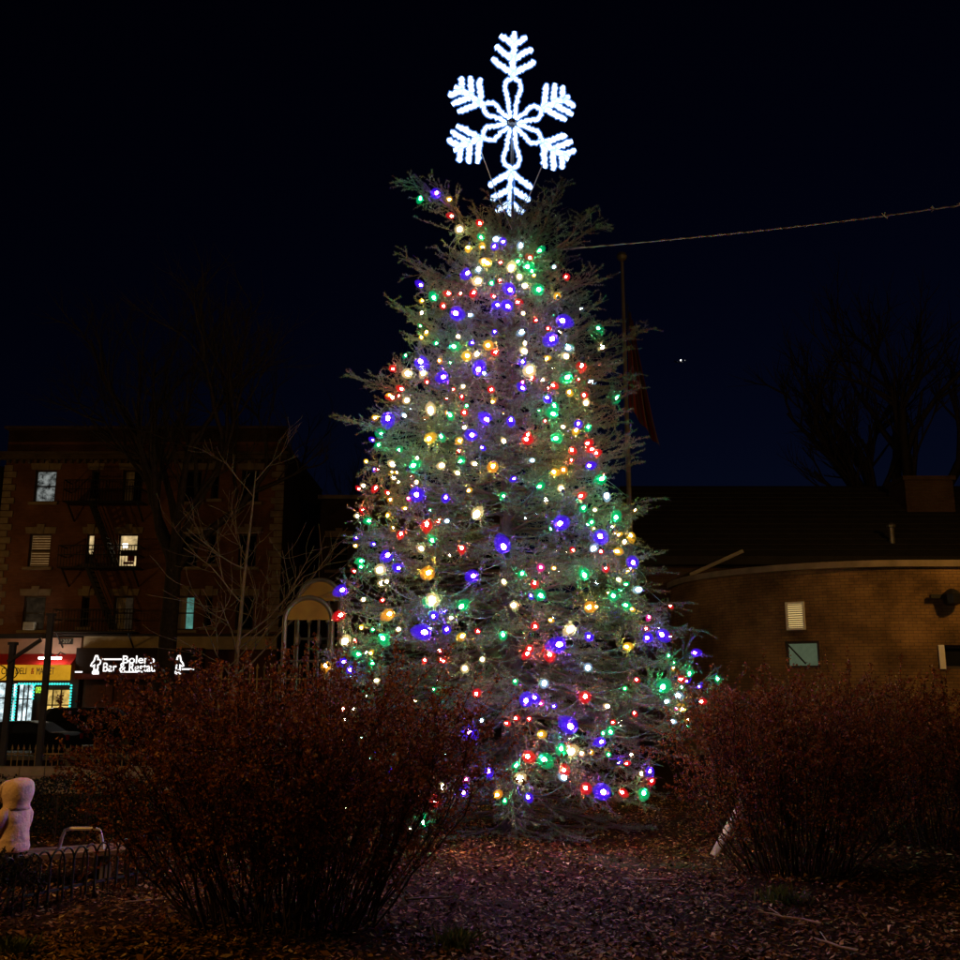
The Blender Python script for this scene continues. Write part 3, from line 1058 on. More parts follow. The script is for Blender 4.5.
PAL = {'b': ((0.16, 0.03, 1.0), 95, (0.075, 0.010, 1.0), 1.25), 'g': ((0.05, 1.0, 0.38), 38, (0.0, 0.75, 0.22), 0.85),
       'r': ((1.0, 0.10, 0.06), 52, (1.0, 0.015, 0.02), 1.1), 'w': ((1.0, 0.82, 0.46), 46, (1.0, 0.72, 0.3), 1.3),
       'y': ((1.0, 0.62, 0.10), 46, (1.0, 0.5, 0.03), 1.3), 'o': ((1.0, 0.45, 0.06), 50, (1.0, 0.36, 0.02), 1.3),
       'c': ((0.62, 0.85, 1.0), 36, (0.45, 0.75, 1.0), 1.1), 'm': ((1.0, 0.08, 0.45), 34, (1.0, 0.03, 0.35), 1.2)}
# every bulb seen in the photograph, tile by tile: x, y inside the tile, colour, brightness class
TILES = [
 (330, 170, 1 / 6, "543,168g2 642,136b3 718,178y2 733,278r2 780,355w3 900,322r2 908,405g2 830,462y2 915,465y2 950,560y3 925,545w2 830,615b3 895,592c2 893,665w3 548,692b2 625,768g3 714,740r2 865,733r2 683,818r2 750,858b4 835,870c1 552,852w1 555,785y1 545,938g1 785,738r1"),
 (470, 200, 1 / 6, "150,235c2 200,250b2 145,278b2 305,265c2 415,305g2 362,348r2 180,376r1 290,368g2 245,412w3 340,400g3 370,425g2 295,458w2 503,402c1 575,463r2 385,450o1 325,515w2 415,537g4 245,542b3 525,580y2 285,613r2 130,500g2 180,480r1 145,580r1 168,630b2 230,640b3 400,720r1 548,722b4 465,770r1 497,830b4 535,792w1 315,790c2 330,855w1 330,910w2 585,887c2 580,940w2 460,950y1 108,872y3 155,912r2 45,920w2 150,790b1 320,680w1"),
 (330, 330, 1 / 6, "580,10y1 550,42y1 765,38w1 738,98g3 640,80g1 855,75b1 825,153y3 885,145w1 655,182o1 455,150g1 540,185b4 380,235r2 475,262w3 562,252w2 685,280b3 890,242b4 920,257c1 585,315r1 432,355r2 415,393r1 360,390y1 465,420w2 740,355r1 800,335w1 790,398r1 605,490w3 720,508g2 705,500y1 822,452g1 805,495r2 268,525y2 348,523b4 450,517c1 310,625g3 293,688g2 260,662b1 413,723g2 590,655y3 665,635g2 780,665y2 803,588w1 855,630b3 775,727r1 945,540b3 910,705b1 380,808w2 495,815g3 523,765w1 675,812w2 780,790g2 873,804w1 770,860w1 218,790y1 290,838r1 265,835b1 372,853y1 405,855y1 520,910w1 275,943r2 205,935w1 175,955r1"),
 (490, 330, 1 / 6, "195,187b2 240,235w4 247,292r2 195,312m1 198,350b2 313,303w1 375,330r2 348,348r1 340,403b2 475,372y2 468,283g4 550,210r3 530,293r1 562,390r2 335,175y1 575,440w2 385,450g2 385,505g3 290,483g1 15,432y1 10,357r2 125,535b2 440,582w1 530,560b2 590,580g2 517,600y2 330,545r1 230,625r2 215,655r3 390,652g3 405,645y1 85,670w1 490,718r2 488,780r1 582,680r2 615,715r2 635,740r2 258,782c1 380,850y2 440,840o2 592,815b2 675,890g3 680,872r1 295,940g2 147,890b1 20,815o3 430,955w2"),
 (330, 490, 1 / 6, "518,28b4 695,42b2 470,50m1 350,20r1 455,113y1 200,122r2 167,157w1 237,185g2 345,155y1 580,198r3 650,192r1 427,258r2 875,153w3 705,185c1 615,305g2 550,355w2 790,343r2 160,280b2 265,325b1 150,335y1 350,387b3 415,470b2 190,425g2 185,462g2 148,490r1 295,483w3 595,495o4 340,550w1 863,515b3 80,597b3 115,577r1 610,655w4 610,690g3 785,702g3 318,660r1 362,740o3 70,748r3 205,655w1 187,828y1 260,835g1 313,885g3 415,835w1 575,855b4 703,835b2 620,760b2 690,730b1 797,875y2 890,850r1 85,912w3 147,900r1 830,5y1 733,768w1 -28,1050o3"),
 (490, 490, 1 / 6, "85,40g2 540,38r2 700,28c2 563,105g2 630,120w1 610,192g2 755,168g3 733,220w1 623,233y1 415,203b4 367,235g1 660,275b4 85,348b4 617,355c2 665,367r1 758,368y2 770,268y1 810,308w1 500,362r1 860,438b3 845,470y1 693,463r2 305,463m2 193,500g2 80,545w1 570,517g3 385,470y1 768,535w1 815,567g1 898,597c2 270,555r2 245,630b1 308,635g3 740,635g3 810,690g2 850,713y1 590,703o3 640,700y1 138,692w2 360,780y1 273,820r2 490,828w3 78,865g2 425,925b4 590,880b2 935,832r1 940,885b2 955,760m1 815,940y2 235,950r2 350,950r2"),
 (330, 640, 0.2083, "140,68g2 195,65y1 70,103b2 95,143b2 205,113g1 220,195w1 455,95r1 530,92r1 545,102r1 645,135w2 730,90w1 497,238g1 700,260r2 20,342y1 110,328w1 72,380w1 60,480w1 152,512g1 193,563g1 298,627b1 240,640r1 413,712r1 80,802w1 540,700w2 500,772r3 640,735b2 450,880g3 385,910w1 665,437b4 655,668m1 760,625b2 895,600g2 945,557r3 908,668w3 800,745o2 840,770g1 950,752b2 940,295b3 888,195g1 890,375r1 845,398r1 955,378r1 950,62r2"),
 (530, 620, 0.2083, "93,163r3 277,232c2 70,300c2 265,365r3 200,515b4 50,548y2 150,615g3 190,635w3 65,668g4 160,720r3 168,758c2 290,632y1 245,640w1 378,645g1 388,538g2 350,543g1 397,492r1 347,583b2 460,690r1 265,805r3 357,827b4 440,825r2 548,827g3 535,735w1 577,722b2 585,770r2 635,325g4 705,362c2 652,393c1 698,425m1 735,425y2 762,480y1 680,487c1 820,392r2 720,283r2 752,293b1 765,260g2 810,320b1 900,280g2 787,158b2 630,67b3 560,90b2 665,170g1 690,205g1 510,285r1 455,328g1 375,415w1 500,445r1 115,415b1 50,403m1 20,370b2"),
]
BULBS = []   # (Vector, colour, class)
for ox, oy, sc, s in TILES:
    for tok in s.split():
        xy, c, k = tok[:-2], tok[-2], int(tok[-1])
        x, y = (float(v) for v in xy.split(','))
        px, py = ox + x * sc, oy + y * sc
        f = {1: 0.88, 2: 0.94, 3: 1.0, 4: 1.03}[k] + random.uniform(-0.04, 0.04)
        Ys = np.linspace(9.6, 12.6, 240)
        P = np.array([at(px, py, yy) for yy in Ys])
        rad = np.hypot(P[:, 0] - TX, P[:, 1] - TY)
        ex = rad - tree_r(np.clip(P[:, 2], 0.2, 8.0)) * f
        hit = np.where(ex <= 0)[0]
        i = hit[0] if len(hit) else int(np.argmin(ex))
        BULBS.append((Vector(P[i]), c, k))
N_FRONT = len(BULBS)
for k in range(110):         # the side of the tree that faces away
    z = 0.5 + 6.8 * (1 - math.sqrt(random.random()) * 0.98)
    a = random.uniform(0.12, math.pi - 0.12)
    r_ = tree_r(z) * random.uniform(0.75, 1.0)
    BULBS.append((Vector((TX + r_ * math.cos(a), TY + r_ * math.sin(a), z)), random.choice('bgrwyoggrwc'), random.choice((1, 2, 2, 3))))
BP = np.array([b[0] for b in BULBS])

def make_spruce():
    root = empty("christmas_tree", (TX, TY, 0), "tall bushy spruce wound with coloured lights on the mulch", "tree")
    m_ = MB()
    tz = np.linspace(-0.1, 7.55, 14)
    m_.tube([(TX + 0.03 * math.sin(z * 1.3), TY + 0.02 * math.cos(z), z) for z in tz], [max(0.03, 0.17 * (1 - z / 8.6)) for z in tz], 10)
    build("trunk", m_, M_BARK, root, smooth=True)
    segs = []     # (p0, p1, r0, r1)
    needle = []   # (p0, p1, density)
    def sub(v, ang, az_axis):
        return Matrix.Rotation(ang, 3, az_axis) @ v
    # primary branches
    prim = []
    z = 0.25
    while z < 7.45:
        nb = random.choice((8, 9, 9, 10)) if z < 6.5 else random.choice((6, 7, 8))
        ph = random.uniform(0, 6.28)
        for k in range(nb):
            prim.append((z + random.uniform(-0.1, 0.1), ph + 2 * math.pi * k / nb + random.uniform(-0.25, 0.25)))
        z += random.uniform(0.15, 0.21)
    # long individual sprays seen against the sky
    extra = [(7.0, -0.5, 0.8, 55), (7.1, math.pi * 1.2, 0.8, 50), (7.15, -0.9, 0.7, 58), (6.6, math.pi * 0.95, 1.3, 24)]
    jobs = []
    for z, a in prim:
        t = z / 7.5
        elev = R(-14 + 62 * max(0, t - 0.1) ** 1.6 + random.uniform(-8, 10))
        zt = z + math.tan(elev) * tree_r(z) * 0.8
        L = tree_r(min(max(zt, 0.1), 8.0)) * random.uniform(0.72, 1.06) / max(0.55, math.cos(elev))
        jobs.append((z, a, L, elev))
    for z, a, L, e in extra:
        jobs.append((z, a, L, R(e)))
    explicit = [[(508, 258), (502, 232), (497, 210), (487, 190)], [(512, 262), (530, 236), (538, 212), (548, 188)], [(495, 262), (478, 240), (462, 222), (448, 205), (432, 193), (415, 184), (397, 180)],
                [(520, 262), (540, 238), (548, 215), (555, 195), (562, 178)],
                [(530, 265), (560, 250), (578, 238), (592, 228), (612, 226)], [(535, 262), (568, 240), (580, 222), (590, 208)],
                [(520, 300), (565, 290), (590, 283), (606, 280)], [(515, 385), (560, 368), (600, 352), (630, 338), (648, 325)],
                [(515, 400), (570, 388), (610, 378), (640, 375)], [(480, 345), (440, 335), (415, 318), (385, 295)],
                [(480, 290), (440, 278), (415, 268), (400, 252)], [(470, 440), (410, 430), (370, 425), (338, 418)],
                [(480, 420), (420, 395), (380, 385), (345, 375)]]
    for path in explicit:
        pp = [Vector(at(x, y, TY - 0.25 - 0.5 * random.random() * (k > 0))) for k, (x, y) in enumerate(path)]
        jobs.append((pp[0].z, pp, sum((b_ - a_).length for a_, b_ in zip(pp[:-1], pp[1:])), 0.0))
    for z, a, L, elev in jobs:
        path = None
        if isinstance(a, list):
            path, a = a, 0.0
        h = Vector((math.cos(a), math.sin(a), 0))
        p = Vector((TX, TY, z)) + h * 0.05
        d = (h * math.cos(elev) + Vector((0, 0, math.sin(elev))))
        n = 9
        pts = [p]
        low = max(0, 1 - z / 2.2)
        for k in range(n):
            s = k / n
            bend = (-0.35 * low + 0.22) * (s - 0.35)
            dd = (d + Vector((0, 0, bend)) + Vector((random.gauss(0, .05), random.gauss(0, .05), random.gauss(0, .04)))).normalized()
            p = p + dd * L / n
            if p.z < 0.06: p.z = 0.06
            pts.append(p)
        if path:
            pts = []
            for k in range(n + 1):
                u = k / n * (len(path) - 1)
                i = min(int(u), len(path) - 2)
                pts.append(path[i].lerp(path[i + 1], u - i) + Vector((random.gauss(0, .008), random.gauss(0, .008), random.gauss(0, .008))))
        r0 = 0.010 + 0.007 * L
        for k in range(n):
            segs.append((pts[k], pts[k + 1], r0 * (1 - k / n) + 0.003, r0 * (1 - (k + 1) / n) + 0.003))
            if k >= n * 0.62:
                needle.append((pts[k], pts[k + 1], 1.0))
        bare = min(1.0, 0.25 + 0.75 * max(0, (z - 0.3) / 2.0)) if z < 2.3 else 1.0
        # secondaries
        s = 0.22
        side = 1
        while s < 0.99:
            i = min(int(s * n), n - 1)
            q = pts[i].lerp(pts[i + 1], s * n - i)
            fwd = (pts[i + 1] - pts[i]).normalized()
            lat = fwd.cross(Vector((0, 0, 1))).normalized() * side
            upv = lat.cross(fwd) * side
            l2 = min(0.75, 0.10 + 0.42 * L * (1 - s)) * random.uniform(0.6, 1.15)
            dv = (fwd * 0.75 + lat * random.uniform(0.5, 0.95) + Vector((0, 0, random.uniform(-0.32, 0.30)))).normalized()
            m2 = 4
            pp = [q]
            cur = q
            for j in range(m2):
                dv = (dv + fwd * 0.10 + Vector((random.gauss(0, .07), random.gauss(0, .07), random.gauss(0.0, .07)))).normalized()
                cur = cur + dv * l2 / m2
                if cur.z < 0.05: cur.z = 0.05
                pp.append(cur)
            for j in range(m2):
                segs.append((pp[j], pp[j + 1], 0.0055 - 0.001 * j, 0.0045 - 0.001 * j))
                if (j >= 1 or s > 0.55) and random.random() < bare * (0.35 + 0.65 * s + 0.1):
                    needle.append((pp[j], pp[j + 1], 1.0))
            # tertiaries
            nt_ = int(l2 / 0.095)
            ts = 1
            for j in range(nt_):
                u = (j + 0.6) / nt_
                ii = min(int(u * m2), m2 - 1)
                b_ = pp[ii].lerp(pp[ii + 1], u * m2 - ii)
                f2 = (pp[ii + 1] - pp[ii]).normalized()
                l2v = f2.cross(Vector((0, 0, 1)))
                if l2v.length < 1e-3: continue
                l2v.normalize()
                l3 = random.uniform(0.09, 0.21) * (1.1 - 0.4 * u)
                d3 = (f2 * 0.8 + l2v * ts * random.uniform(0.4, 0.9) + Vector((0, 0, random.uniform(-0.35, 0.35)))).normalized()
                e_ = b_ + d3 * l3
                if e_.z < 0.04: e_.z = 0.04
                segs.append((b_, e_, 0.003, 0.0018))
                if random.random() < bare * (0.5 + 0.5 * s):
                    needle.append((b_, e_, 1.0))
                ts = -ts
            s += 0.085 / max(L, 0.8) * random.uniform(0.8, 1.2)
            side = -side
    for p, c_, k_ in BULBS:
        out = Vector((p.x - TX, p.y - TY, 0.15)).normalized()
        st = p - out * random.uniform(0.10, 0.16) + Vector((random.gauss(0, .03), random.gauss(0, .03), random.gauss(0, .03)))
        for j in range((8, 11, 15, 18)[k_ - 1]):
            rv = Vector((random.gauss(0, 1), random.gauss(0, 1), random.gauss(0, 1))).normalized()
            rv = (rv - out * rv.dot(out) * 0.6).normalized()
            mid = p + rv * random.uniform(0.05, 0.17) - out * random.uniform(0.0, 0.09)
            end = mid + (rv * 0.6 + out * random.uniform(-0.3, 0.7)).normalized() * random.uniform(0.07, 0.14)
            if end.z < 0.06 or mid.z < 0.06: continue
            segs.append((st, mid, 0.003, 0.0025)); segs.append((mid, end, 0.0025, 0.0015))
            if p.z > 1.6 or random.random() < 0.45:
                needle.append((st.lerp(mid, 0.4), mid, 1.0)); needle.append((mid, end, 1.0))
    P0 = np.array([s[0] for s in segs]); P1 = np.array([s[1] for s in segs])
    r0 = np.array([s[2] for s in segs]); r1 = np.array([s[3] for s in segs])
    # keep twigs clear of the bulbs themselves
    def clear(P0, P1, lim):
        mid = (P0 + P1) / 2
        keep = np.ones(len(mid), bool)
        for b_ in BP:
            keep &= ((mid - b_) ** 2).sum(1) > lim * lim
        return keep
    thin = r0 < 0.0045
    kp = clear(P0, P1, 0.055) | ~thin
    V, F = tubes_np(P0[kp], P1[kp], r0[kp], r1[kp], 3)
    o = build_np("branches", V, F, M_TWIG, root)
    o["kind"] = "stuff"
    # needles: one slender triangle each
    A = np.array([s[0] for s in needle]); B = np.array([s[1] for s in needle])
    kp = clear(A, B, 0.06)
    A, B = A[kp], B[kp]
    Ls = np.linalg.norm(B - A, axis=1)
    cnt = np.maximum(5, (Ls * 260).astype(int))
    idx = np.repeat(np.arange(len(A)), cnt)
    K = len(idx)
    u = rng.random(K)[:, None]
    base = A[idx] * (1 - u) + B[idx] * u
    t = (B - A)[idx] / Ls[idx][:, None]
    rv = rng.normal(size=(K, 3))
    rad = rv - (rv * t).sum(1, keepdims=True) * t
    rad /= np.linalg.norm(rad, axis=1, keepdims=True) + 1e-9
    dirn = t * 0.55 + rad * 0.82 + np.array([0, 0, 0.10])
    dirn /= np.linalg.norm(dirn, axis=1, keepdims=True)
    ln = rng.uniform(0.021, 0.035, K)[:, None]
    wv = np.cross(dirn, rng.normal(size=(K, 3)))
    wv /= np.linalg.norm(wv, axis=1, keepdims=True) + 1e-9
    wv *= 0.0034
    V = np.stack([base - wv, base + wv, base + dirn * ln], 1).reshape(-1, 3)
    F = np.arange(K * 3).reshape(-1, 3)
    nm = random_mat("spruce_needle", [(0.03, 0.055, 0.024), (0.06, 0.10, 0.045), (0.09, 0.135, 0.062), (0.07, 0.11, 0.05)], 0.55, spec=0.3)
    o = build_np("needles", V, F, nm, root)
    o["kind"] = "stuff"
    open("/tmp/stat.txt", "w").write("segs %d needles %d" % (len(segs), K))
    return root
make_spruce()

# ------------------------------------------------------------------ strings of coloured lights
def lathe_mesh(name, prof, n, m_):
    b_ = MB(); b_.lathe(prof, n)
    me = bpy.data.meshes.new(name)
    me.from_pydata(b_.v, [], b_.f)
    me.materials.append(m_)
    me.polygons.foreach_set("use_smooth", [True] * len(me.polygons))
    return me
M_WIRE = mat("green_wire", (0.03, 0.07, 0.04), 0.5, 0.2)
SOCKET = lathe_mesh("socket", [(0.010, -0.062), (0.019, -0.056), (0.020, -0.026), (0.016, -0.022)], 8, mat("socket_green", (0.012, 0.03, 0.018), 0.4))
SHELLS, CORES = {}, {}
for c, (cc, cs, sc_, ss) in PAL.items():
    b_ = MB()           # frosted plastic in nested glowing skins; the soft halo is built into the shell
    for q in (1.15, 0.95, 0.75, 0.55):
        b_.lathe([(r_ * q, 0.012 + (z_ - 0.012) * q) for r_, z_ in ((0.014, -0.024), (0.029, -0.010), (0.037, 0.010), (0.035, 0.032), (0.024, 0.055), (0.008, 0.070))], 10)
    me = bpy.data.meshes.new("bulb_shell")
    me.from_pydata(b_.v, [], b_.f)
    me.materials.append(glow_shell_mat("bulb_glass_halo_" + c, sc_, ss * 0.72, 0.20))
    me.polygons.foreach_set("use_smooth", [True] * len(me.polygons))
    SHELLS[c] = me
    CORES[c] = lathe_mesh("bulb_core", [(0.004, -0.008), (0.010, -0.002), (0.012, 0.008), (0.009, 0.017), (0.003, 0.022)], 6, emit_mat("bulb_light_" + c, cc, cs * {'b': 20.0, 'w': 5.5, 'c': 4.0, 'y': 38.0, 'o': 38.0}.get(c, 36.0)))
bands = [("round the very top under the snowflake", 6.35, 9), ("in the highest third of the boughs", 5.55, 6.35), ("just above mid height of the spruce", 4.75, 5.55),
         ("around the waist of the spruce", 4.0, 4.75), ("just below mid height of the spruce", 3.25, 4.0), ("across the fuller lower boughs", 2.5, 3.25),
         ("level with the tops of the red shrubs", 1.75, 2.5), ("at the widest skirt of boughs", 1.05, 1.75), ("along the lowest boughs over the ground", -1, 1.05)]
for where, za, zb in bands:
    ids = [i for i in range(len(BULBS)) if za <= BULBS[i][0].z < zb]
    if not ids: continue
    st = empty("light_string", (TX, TY, max(za, 0.1) if za > 0 else 0.1), "string of mixed coloured bulbs wound " + where, "light string", "light strings on the spruce")
    org = world_origin(st)
    # walk round the tree in passes so that the wire follows the boughs
    nl = max(1, int(math.ceil((min(zb, 8.2) - max(za, 0.2)) / 0.28)))
    def key(i):
        p = BULBS[i][0]
        l = int((p.z - max(za, 0.2)) / 0.28)
        a = math.atan2(p.y - TY, p.x - TX)
        return (l, a)
    ids.sort(key=key)
    wire = MB()
    prev = None
    for i in ids:
        p, c, k = BULBS[i]
        s = {1: 0.75, 2: 1.1, 3: 1.5, 4: 1.8}[k] * (1.12 if c == 'b' else 1.0)
        out = Vector((p.x - TX, p.y - TY, 0)).normalized()
        axis = (out * random.uniform(0.2, 1) + Vector((random.gauss(0, .6), random.gauss(0, .6), random.uniform(-1, .6)))).normalized()
        q = Vector((0, 0, 1)).rotation_difference(axis)
        bo = link("bulb", SHELLS[c], st)
        bo.rotation_mode = 'QUATERNION'
        bo.location = p - org
        bo.rotation_quaternion = q
        bo.scale = (s, s, s)
        co_ = link("lit_core", CORES[c], bo)
        if c in 'wc': co_.scale = (1.7, 1.7, 1.7)
        link("socket", SOCKET, bo)
        foot = p - axis * 0.06 * s
        if prev is not None and (foot - prev).length < 2.2:
            a0 = math.atan2(prev.y - TY, prev.x - TX); a1 = math.atan2(foot.y - TY, foot.x - TX)
            da = (a1 - a0 + math.pi) % (2 * math.pi) - math.pi
            pts = []
            R0, R1 = math.hypot(prev.x - TX, prev.y - TY), math.hypot(foot.x - TX, foot.y - TY)
            for j in range(7):
                t = j / 6
                sag = math.sin(math.pi * t)
                rr = R0 + (R1 - R0) * t - 0.10 * sag
                aa = a0 + da * t
                pts.append((TX + rr * math.cos(aa), TY + rr * math.sin(aa), prev.z + (foot.z - prev.z) * t - 0.09 * sag))
            wire.tube(pts, 0.0055, 4, cap=False)
        prev = foot
    build("wire", wire, M_WIRE, st)
print("bulbs", len(BULBS))

# ------------------------------------------------------------------ snowflake topper
def snowflake():
    C = Vector((0.433, TY, 9.10))
    root = empty("snowflake_topper", (C.x, C.y, 7.3), "large lit white snowflake mounted on a pole above the spruce", "snowflake")
    M_ = Matrix.Rotation(0.127, 3, 'Z') @ Matrix.Rotation(0.08, 3, 'X')
    W = lambda u, v, w=0.0: C + M_ @ Vector((u, w, v))
    led = emit_mat("snowflake_led", (0.62, 0.82, 1.0), 4.5)
    sleeve = glow_shell_mat("snowflake_glow_fringe", (0.10, 0.30, 1.0), 0.9, 0.5)
    def rope(parent, pts, r=0.034, name="rope_light"):
        """knobbly lit rope: a bead every few centimetres, inside an added tube that paints its blue glow fringe"""
        P = [Vector(p) for p in pts]
        m1 = MB(); m2 = MB()
        tot = sum((b_ - a_).length for a_, b_ in zip(P[:-1], P[1:]))
        n = max(3, int(tot / 0.03))
        def along(t):
            d = t * tot
            for a_, b_ in zip(P[:-1], P[1:]):
                l = (b_ - a_).length
                if d <= l or b_ is P[-1]:
                    return a_.lerp(b_, min(1, d / max(l, 1e-6)))
                d -= l
        pp = [along(k / n) for k in range(n + 1)]
        wob = lambda: Vector((random.gauss(0, .006), random.gauss(0, .006), random.gauss(0, .006)))
        pw = [W(q.x, q.z) + wob() for q in pp]
        rad = [r * (1.22 if k % 2 else 0.86) * random.uniform(0.9, 1.1) for k in range(n + 1)]
        rad[0] *= 0.6; rad[-1] *= 0.6
        m1.tube(pw, rad, 7)
        o = build(name, m1, led, parent)
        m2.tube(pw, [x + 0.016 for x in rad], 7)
        build("sleeve", m2, sleeve, o)  # outer tube is added glow, a blue bloom painted round the rope
        return o
    for k in range(6):
        ang = R(90 - 60 * k - 0.7)
        vert = k in (0, 3)
        L = 1.30 if vert else 0.90
        d = Vector((math.cos(ang), 0, math.sin(ang)))
        s = Vector((-math.sin(ang), 0, math.cos(ang)))
        i0 = 0.60 if vert else 0.40        # where the loop ends and the barbed stem starts
        lw = 0.115 if vert else 0.10
        loop = [d * 0.07 + s * 0.03, d * (i0 * 0.55) + s * lw * 0.55, d * (i0 * 0.85) + s * lw, d * i0 + s * lw * 0.75, d * (i0 + 0.06),
                d * i0 - s * lw * 0.75, d * (i0 * 0.85) - s * lw, d * (i0 * 0.55) - s * lw * 0.55, d * 0.07 - s * 0.03]
        arm = rope(root, loop, 0.024, "arm")
        rope(arm, [d * (i0 + 0.04), d * L], 0.036, "stem")
        step = (L - i0 - 0.06) / 3.0
        for j in range(3):
            b0 = d * (i0 + 0.10 + step * j)
            bl = (0.34, 0.29, 0.20)[j] if not vert else (0.36, 0.31, 0.22)[j]
            for sg_ in (1, -1):
                e = d * math.cos(R(56)) + s * sg_ * math.sin(R(56))
                rope(arm, [b0, b0 + e * bl], 0.034, "barb")
    hub = MB(); hub.lathe([(0.03, -0.03), (0.06, -0.02), (0.06, 0.02), (0.03, 0.03)], 8, C)
    build("hub", hub, M_STEEL, root)
    pl = MB(); pl.tube([(C.x, C.y + 0.06, 6.6), (C.x, C.y + 0.06, 9.1)], 0.022, 8)
    build("mounting_pole", pl, M_STEEL, root)
    fr = MB()
    for (a_, b_) in ((W(-0.42, -0.42), Vector((C.x, C.y + 0.05, 7.55))), (W(0.5, -0.35), Vector((C.x + 0.05, C.y + 0.05, 7.7)))):
        fr.tube([a_, a_.lerp(b_, 0.5) + Vector((0, 0, -0.05)), b_], 0.007, 4)
    build("stay_wire", fr, mat("pale_wire", (0.45, 0.43, 0.40), 0.5), root)
snowflake()

# ------------------------------------------------------------------ overhead cable and the pole it runs to
A = at(556, 250, 12.6); B = at(1120, 180, 13.4)
PX, PY = B.x + 0.16, B.y
pole = empty("utility_pole", (PX, PY, 0), "tall wooden utility pole that carries the cable from the spruce", "pole")
m_ = MB(); m_.tube([(PX, PY, -0.2), (PX, PY, 5), (PX, PY, B.z + 1.0)], [0.16, 0.14, 0.11], 12)
build("shaft", m_, mat("pole_wood", (0.12, 0.085, 0.06), 0.9, 0.35, 4, 0.5), pole)
m_ = MB(); m_.box((PX, PY - 0.16, B.z + 0.6), (1.8, 0.1, 0.12))
cr = build("crossarm", m_, mat("pole_wood", (0.12, 0.085, 0.06)), pole)
m_ = MB()
for dx in (-0.75, -0.3, 0.3, 0.75):
    m_.lathe([(0.03, 0), (0.06, 0.04), (0.04, 0.08), (0.05, 0.14), (0.02, 0.18)], 8, (PX + dx, PY - 0.16, B.z + 0.66))
build("insulator", m_, mat("ceramic", (0.4, 0.4, 0.38), 0.3), cr)
n = 60
cpts = []
for k in range(n + 1):
    t = k / n
    cpts.append(A.lerp(B, t) + Vector((0, 0, -0.10 * math.sin(math.pi * t))))
cable = empty("overhead_cable", A, "pale twisted cable slung from the spruce top to the utility pole", "cable")
m_ = MB(); m_.tube(cpts, 0.0075, 6)
build("cable_core", m_, mat("pale_wire", (0.45, 0.43, 0.40)), cable)
m_ = MB()
tw = []
for k in range(n * 10 + 1):
    t = k / (n * 10)
    p = A.lerp(B, t) + Vector((0, 0, -0.10 * math.sin(math.pi * t)))
    w = t * 190
    tw.append(p + Vector((0, math.cos(w), math.sin(w))) * 0.013)
m_.tube(tw, 0.0042, 4)
build("twisted_wire", m_, mat("brown_wire", (0.18, 0.13, 0.10), 0.6), cable)
for px in (873, 924, 952):
    t = (px - 556) / (1120 - 556)
    p = A.lerp(B, t) + Vector((0, 0, -0.10 * math.sin(math.pi * t)))
    m_ = MB()
    for k in range(5):
        a_ = random.uniform(0, 6.28)
        m_.tube([p, p + Vector((math.cos(a_) * 0.06, random.uniform(-.02, .02), math.sin(a_) * 0.05))], [0.008, 0.004], 4)
    build("cable_tie", m_, mat("pale_wire", (0.45, 0.43, 0.40)), cable)

# ------------------------------------------------------------------ flagpole with limp flag
fp_b = at(634, 660, 30); fp_t = at(617, 262, 30)
fx0 = fp_b.x
flag = empty("flagpole", (fx0, 30, 0), "slim grey flagpole with a limp striped flag beside the spruce", "flagpole")
m_ = MB(); m_.tube([(fx0, 30, -0.1), (fx0 - 0.0, 30, 8), (fx0, 30, fp_t.z)], [0.09, 0.075, 0.05], 10)
build("pole", m_, mat("flagpole_paint", (0.09, 0.085, 0.085), 0.5, 0.2, 2), flag)
m_ = MB(); m_.lathe([(0.02, -0.16), (0.13, -0.08), (0.17, 0.02), (0.13, 0.12), (0.03, 0.18)], 10, (fx0, 30, fp_t.z + 0.16))
build("finial", m_, M_STEEL, flag)
ztop = at(620, 300, 30).z; zbot = at(640, 450, 30).z
V, Fq, mi = [], [], []
nu, nv = 26, 30
for j in range(nv + 1):
    t = j / nv
    for i in range(nu + 1):
        s = i / nu
        wdt = 0.28 + 0.62 * t
        x = fx0 + 0.1 + s * wdt * (0.55 + 0.45 * t)
        y = 30 + 0.16 * math.sin(s * 17 + t * 2) * (0.3 + s) + 0.05 * math.sin(t * 9)
        z = ztop - t * (ztop - zbot) * (0.72 + 0.28 * s) - 0.9 * s * (1 - t) * 0.8
        V.append((x, y, z))
for j in range(nv):
    for i in range(nu):
        a_ = j * (nu + 1) + i
        Fq.append((a_, a_ + 1, a_ + nu + 2, a_ + nu + 1))
        blue = (j < 11 and i < 12)
        mi.append(2 if blue else (i // 2) % 2)
o = build_np("flag", np.array(V), np.array(Fq), [mat("flag_red", (0.12, 0.007, 0.006), 0.8, 0.1), mat("flag_white", (0.09, 0.05, 0.04), 0.8, 0.1), mat("flag_blue", (0.02, 0.03, 0.12), 0.8, 0.1)], flag, mi=mi, smooth=True)

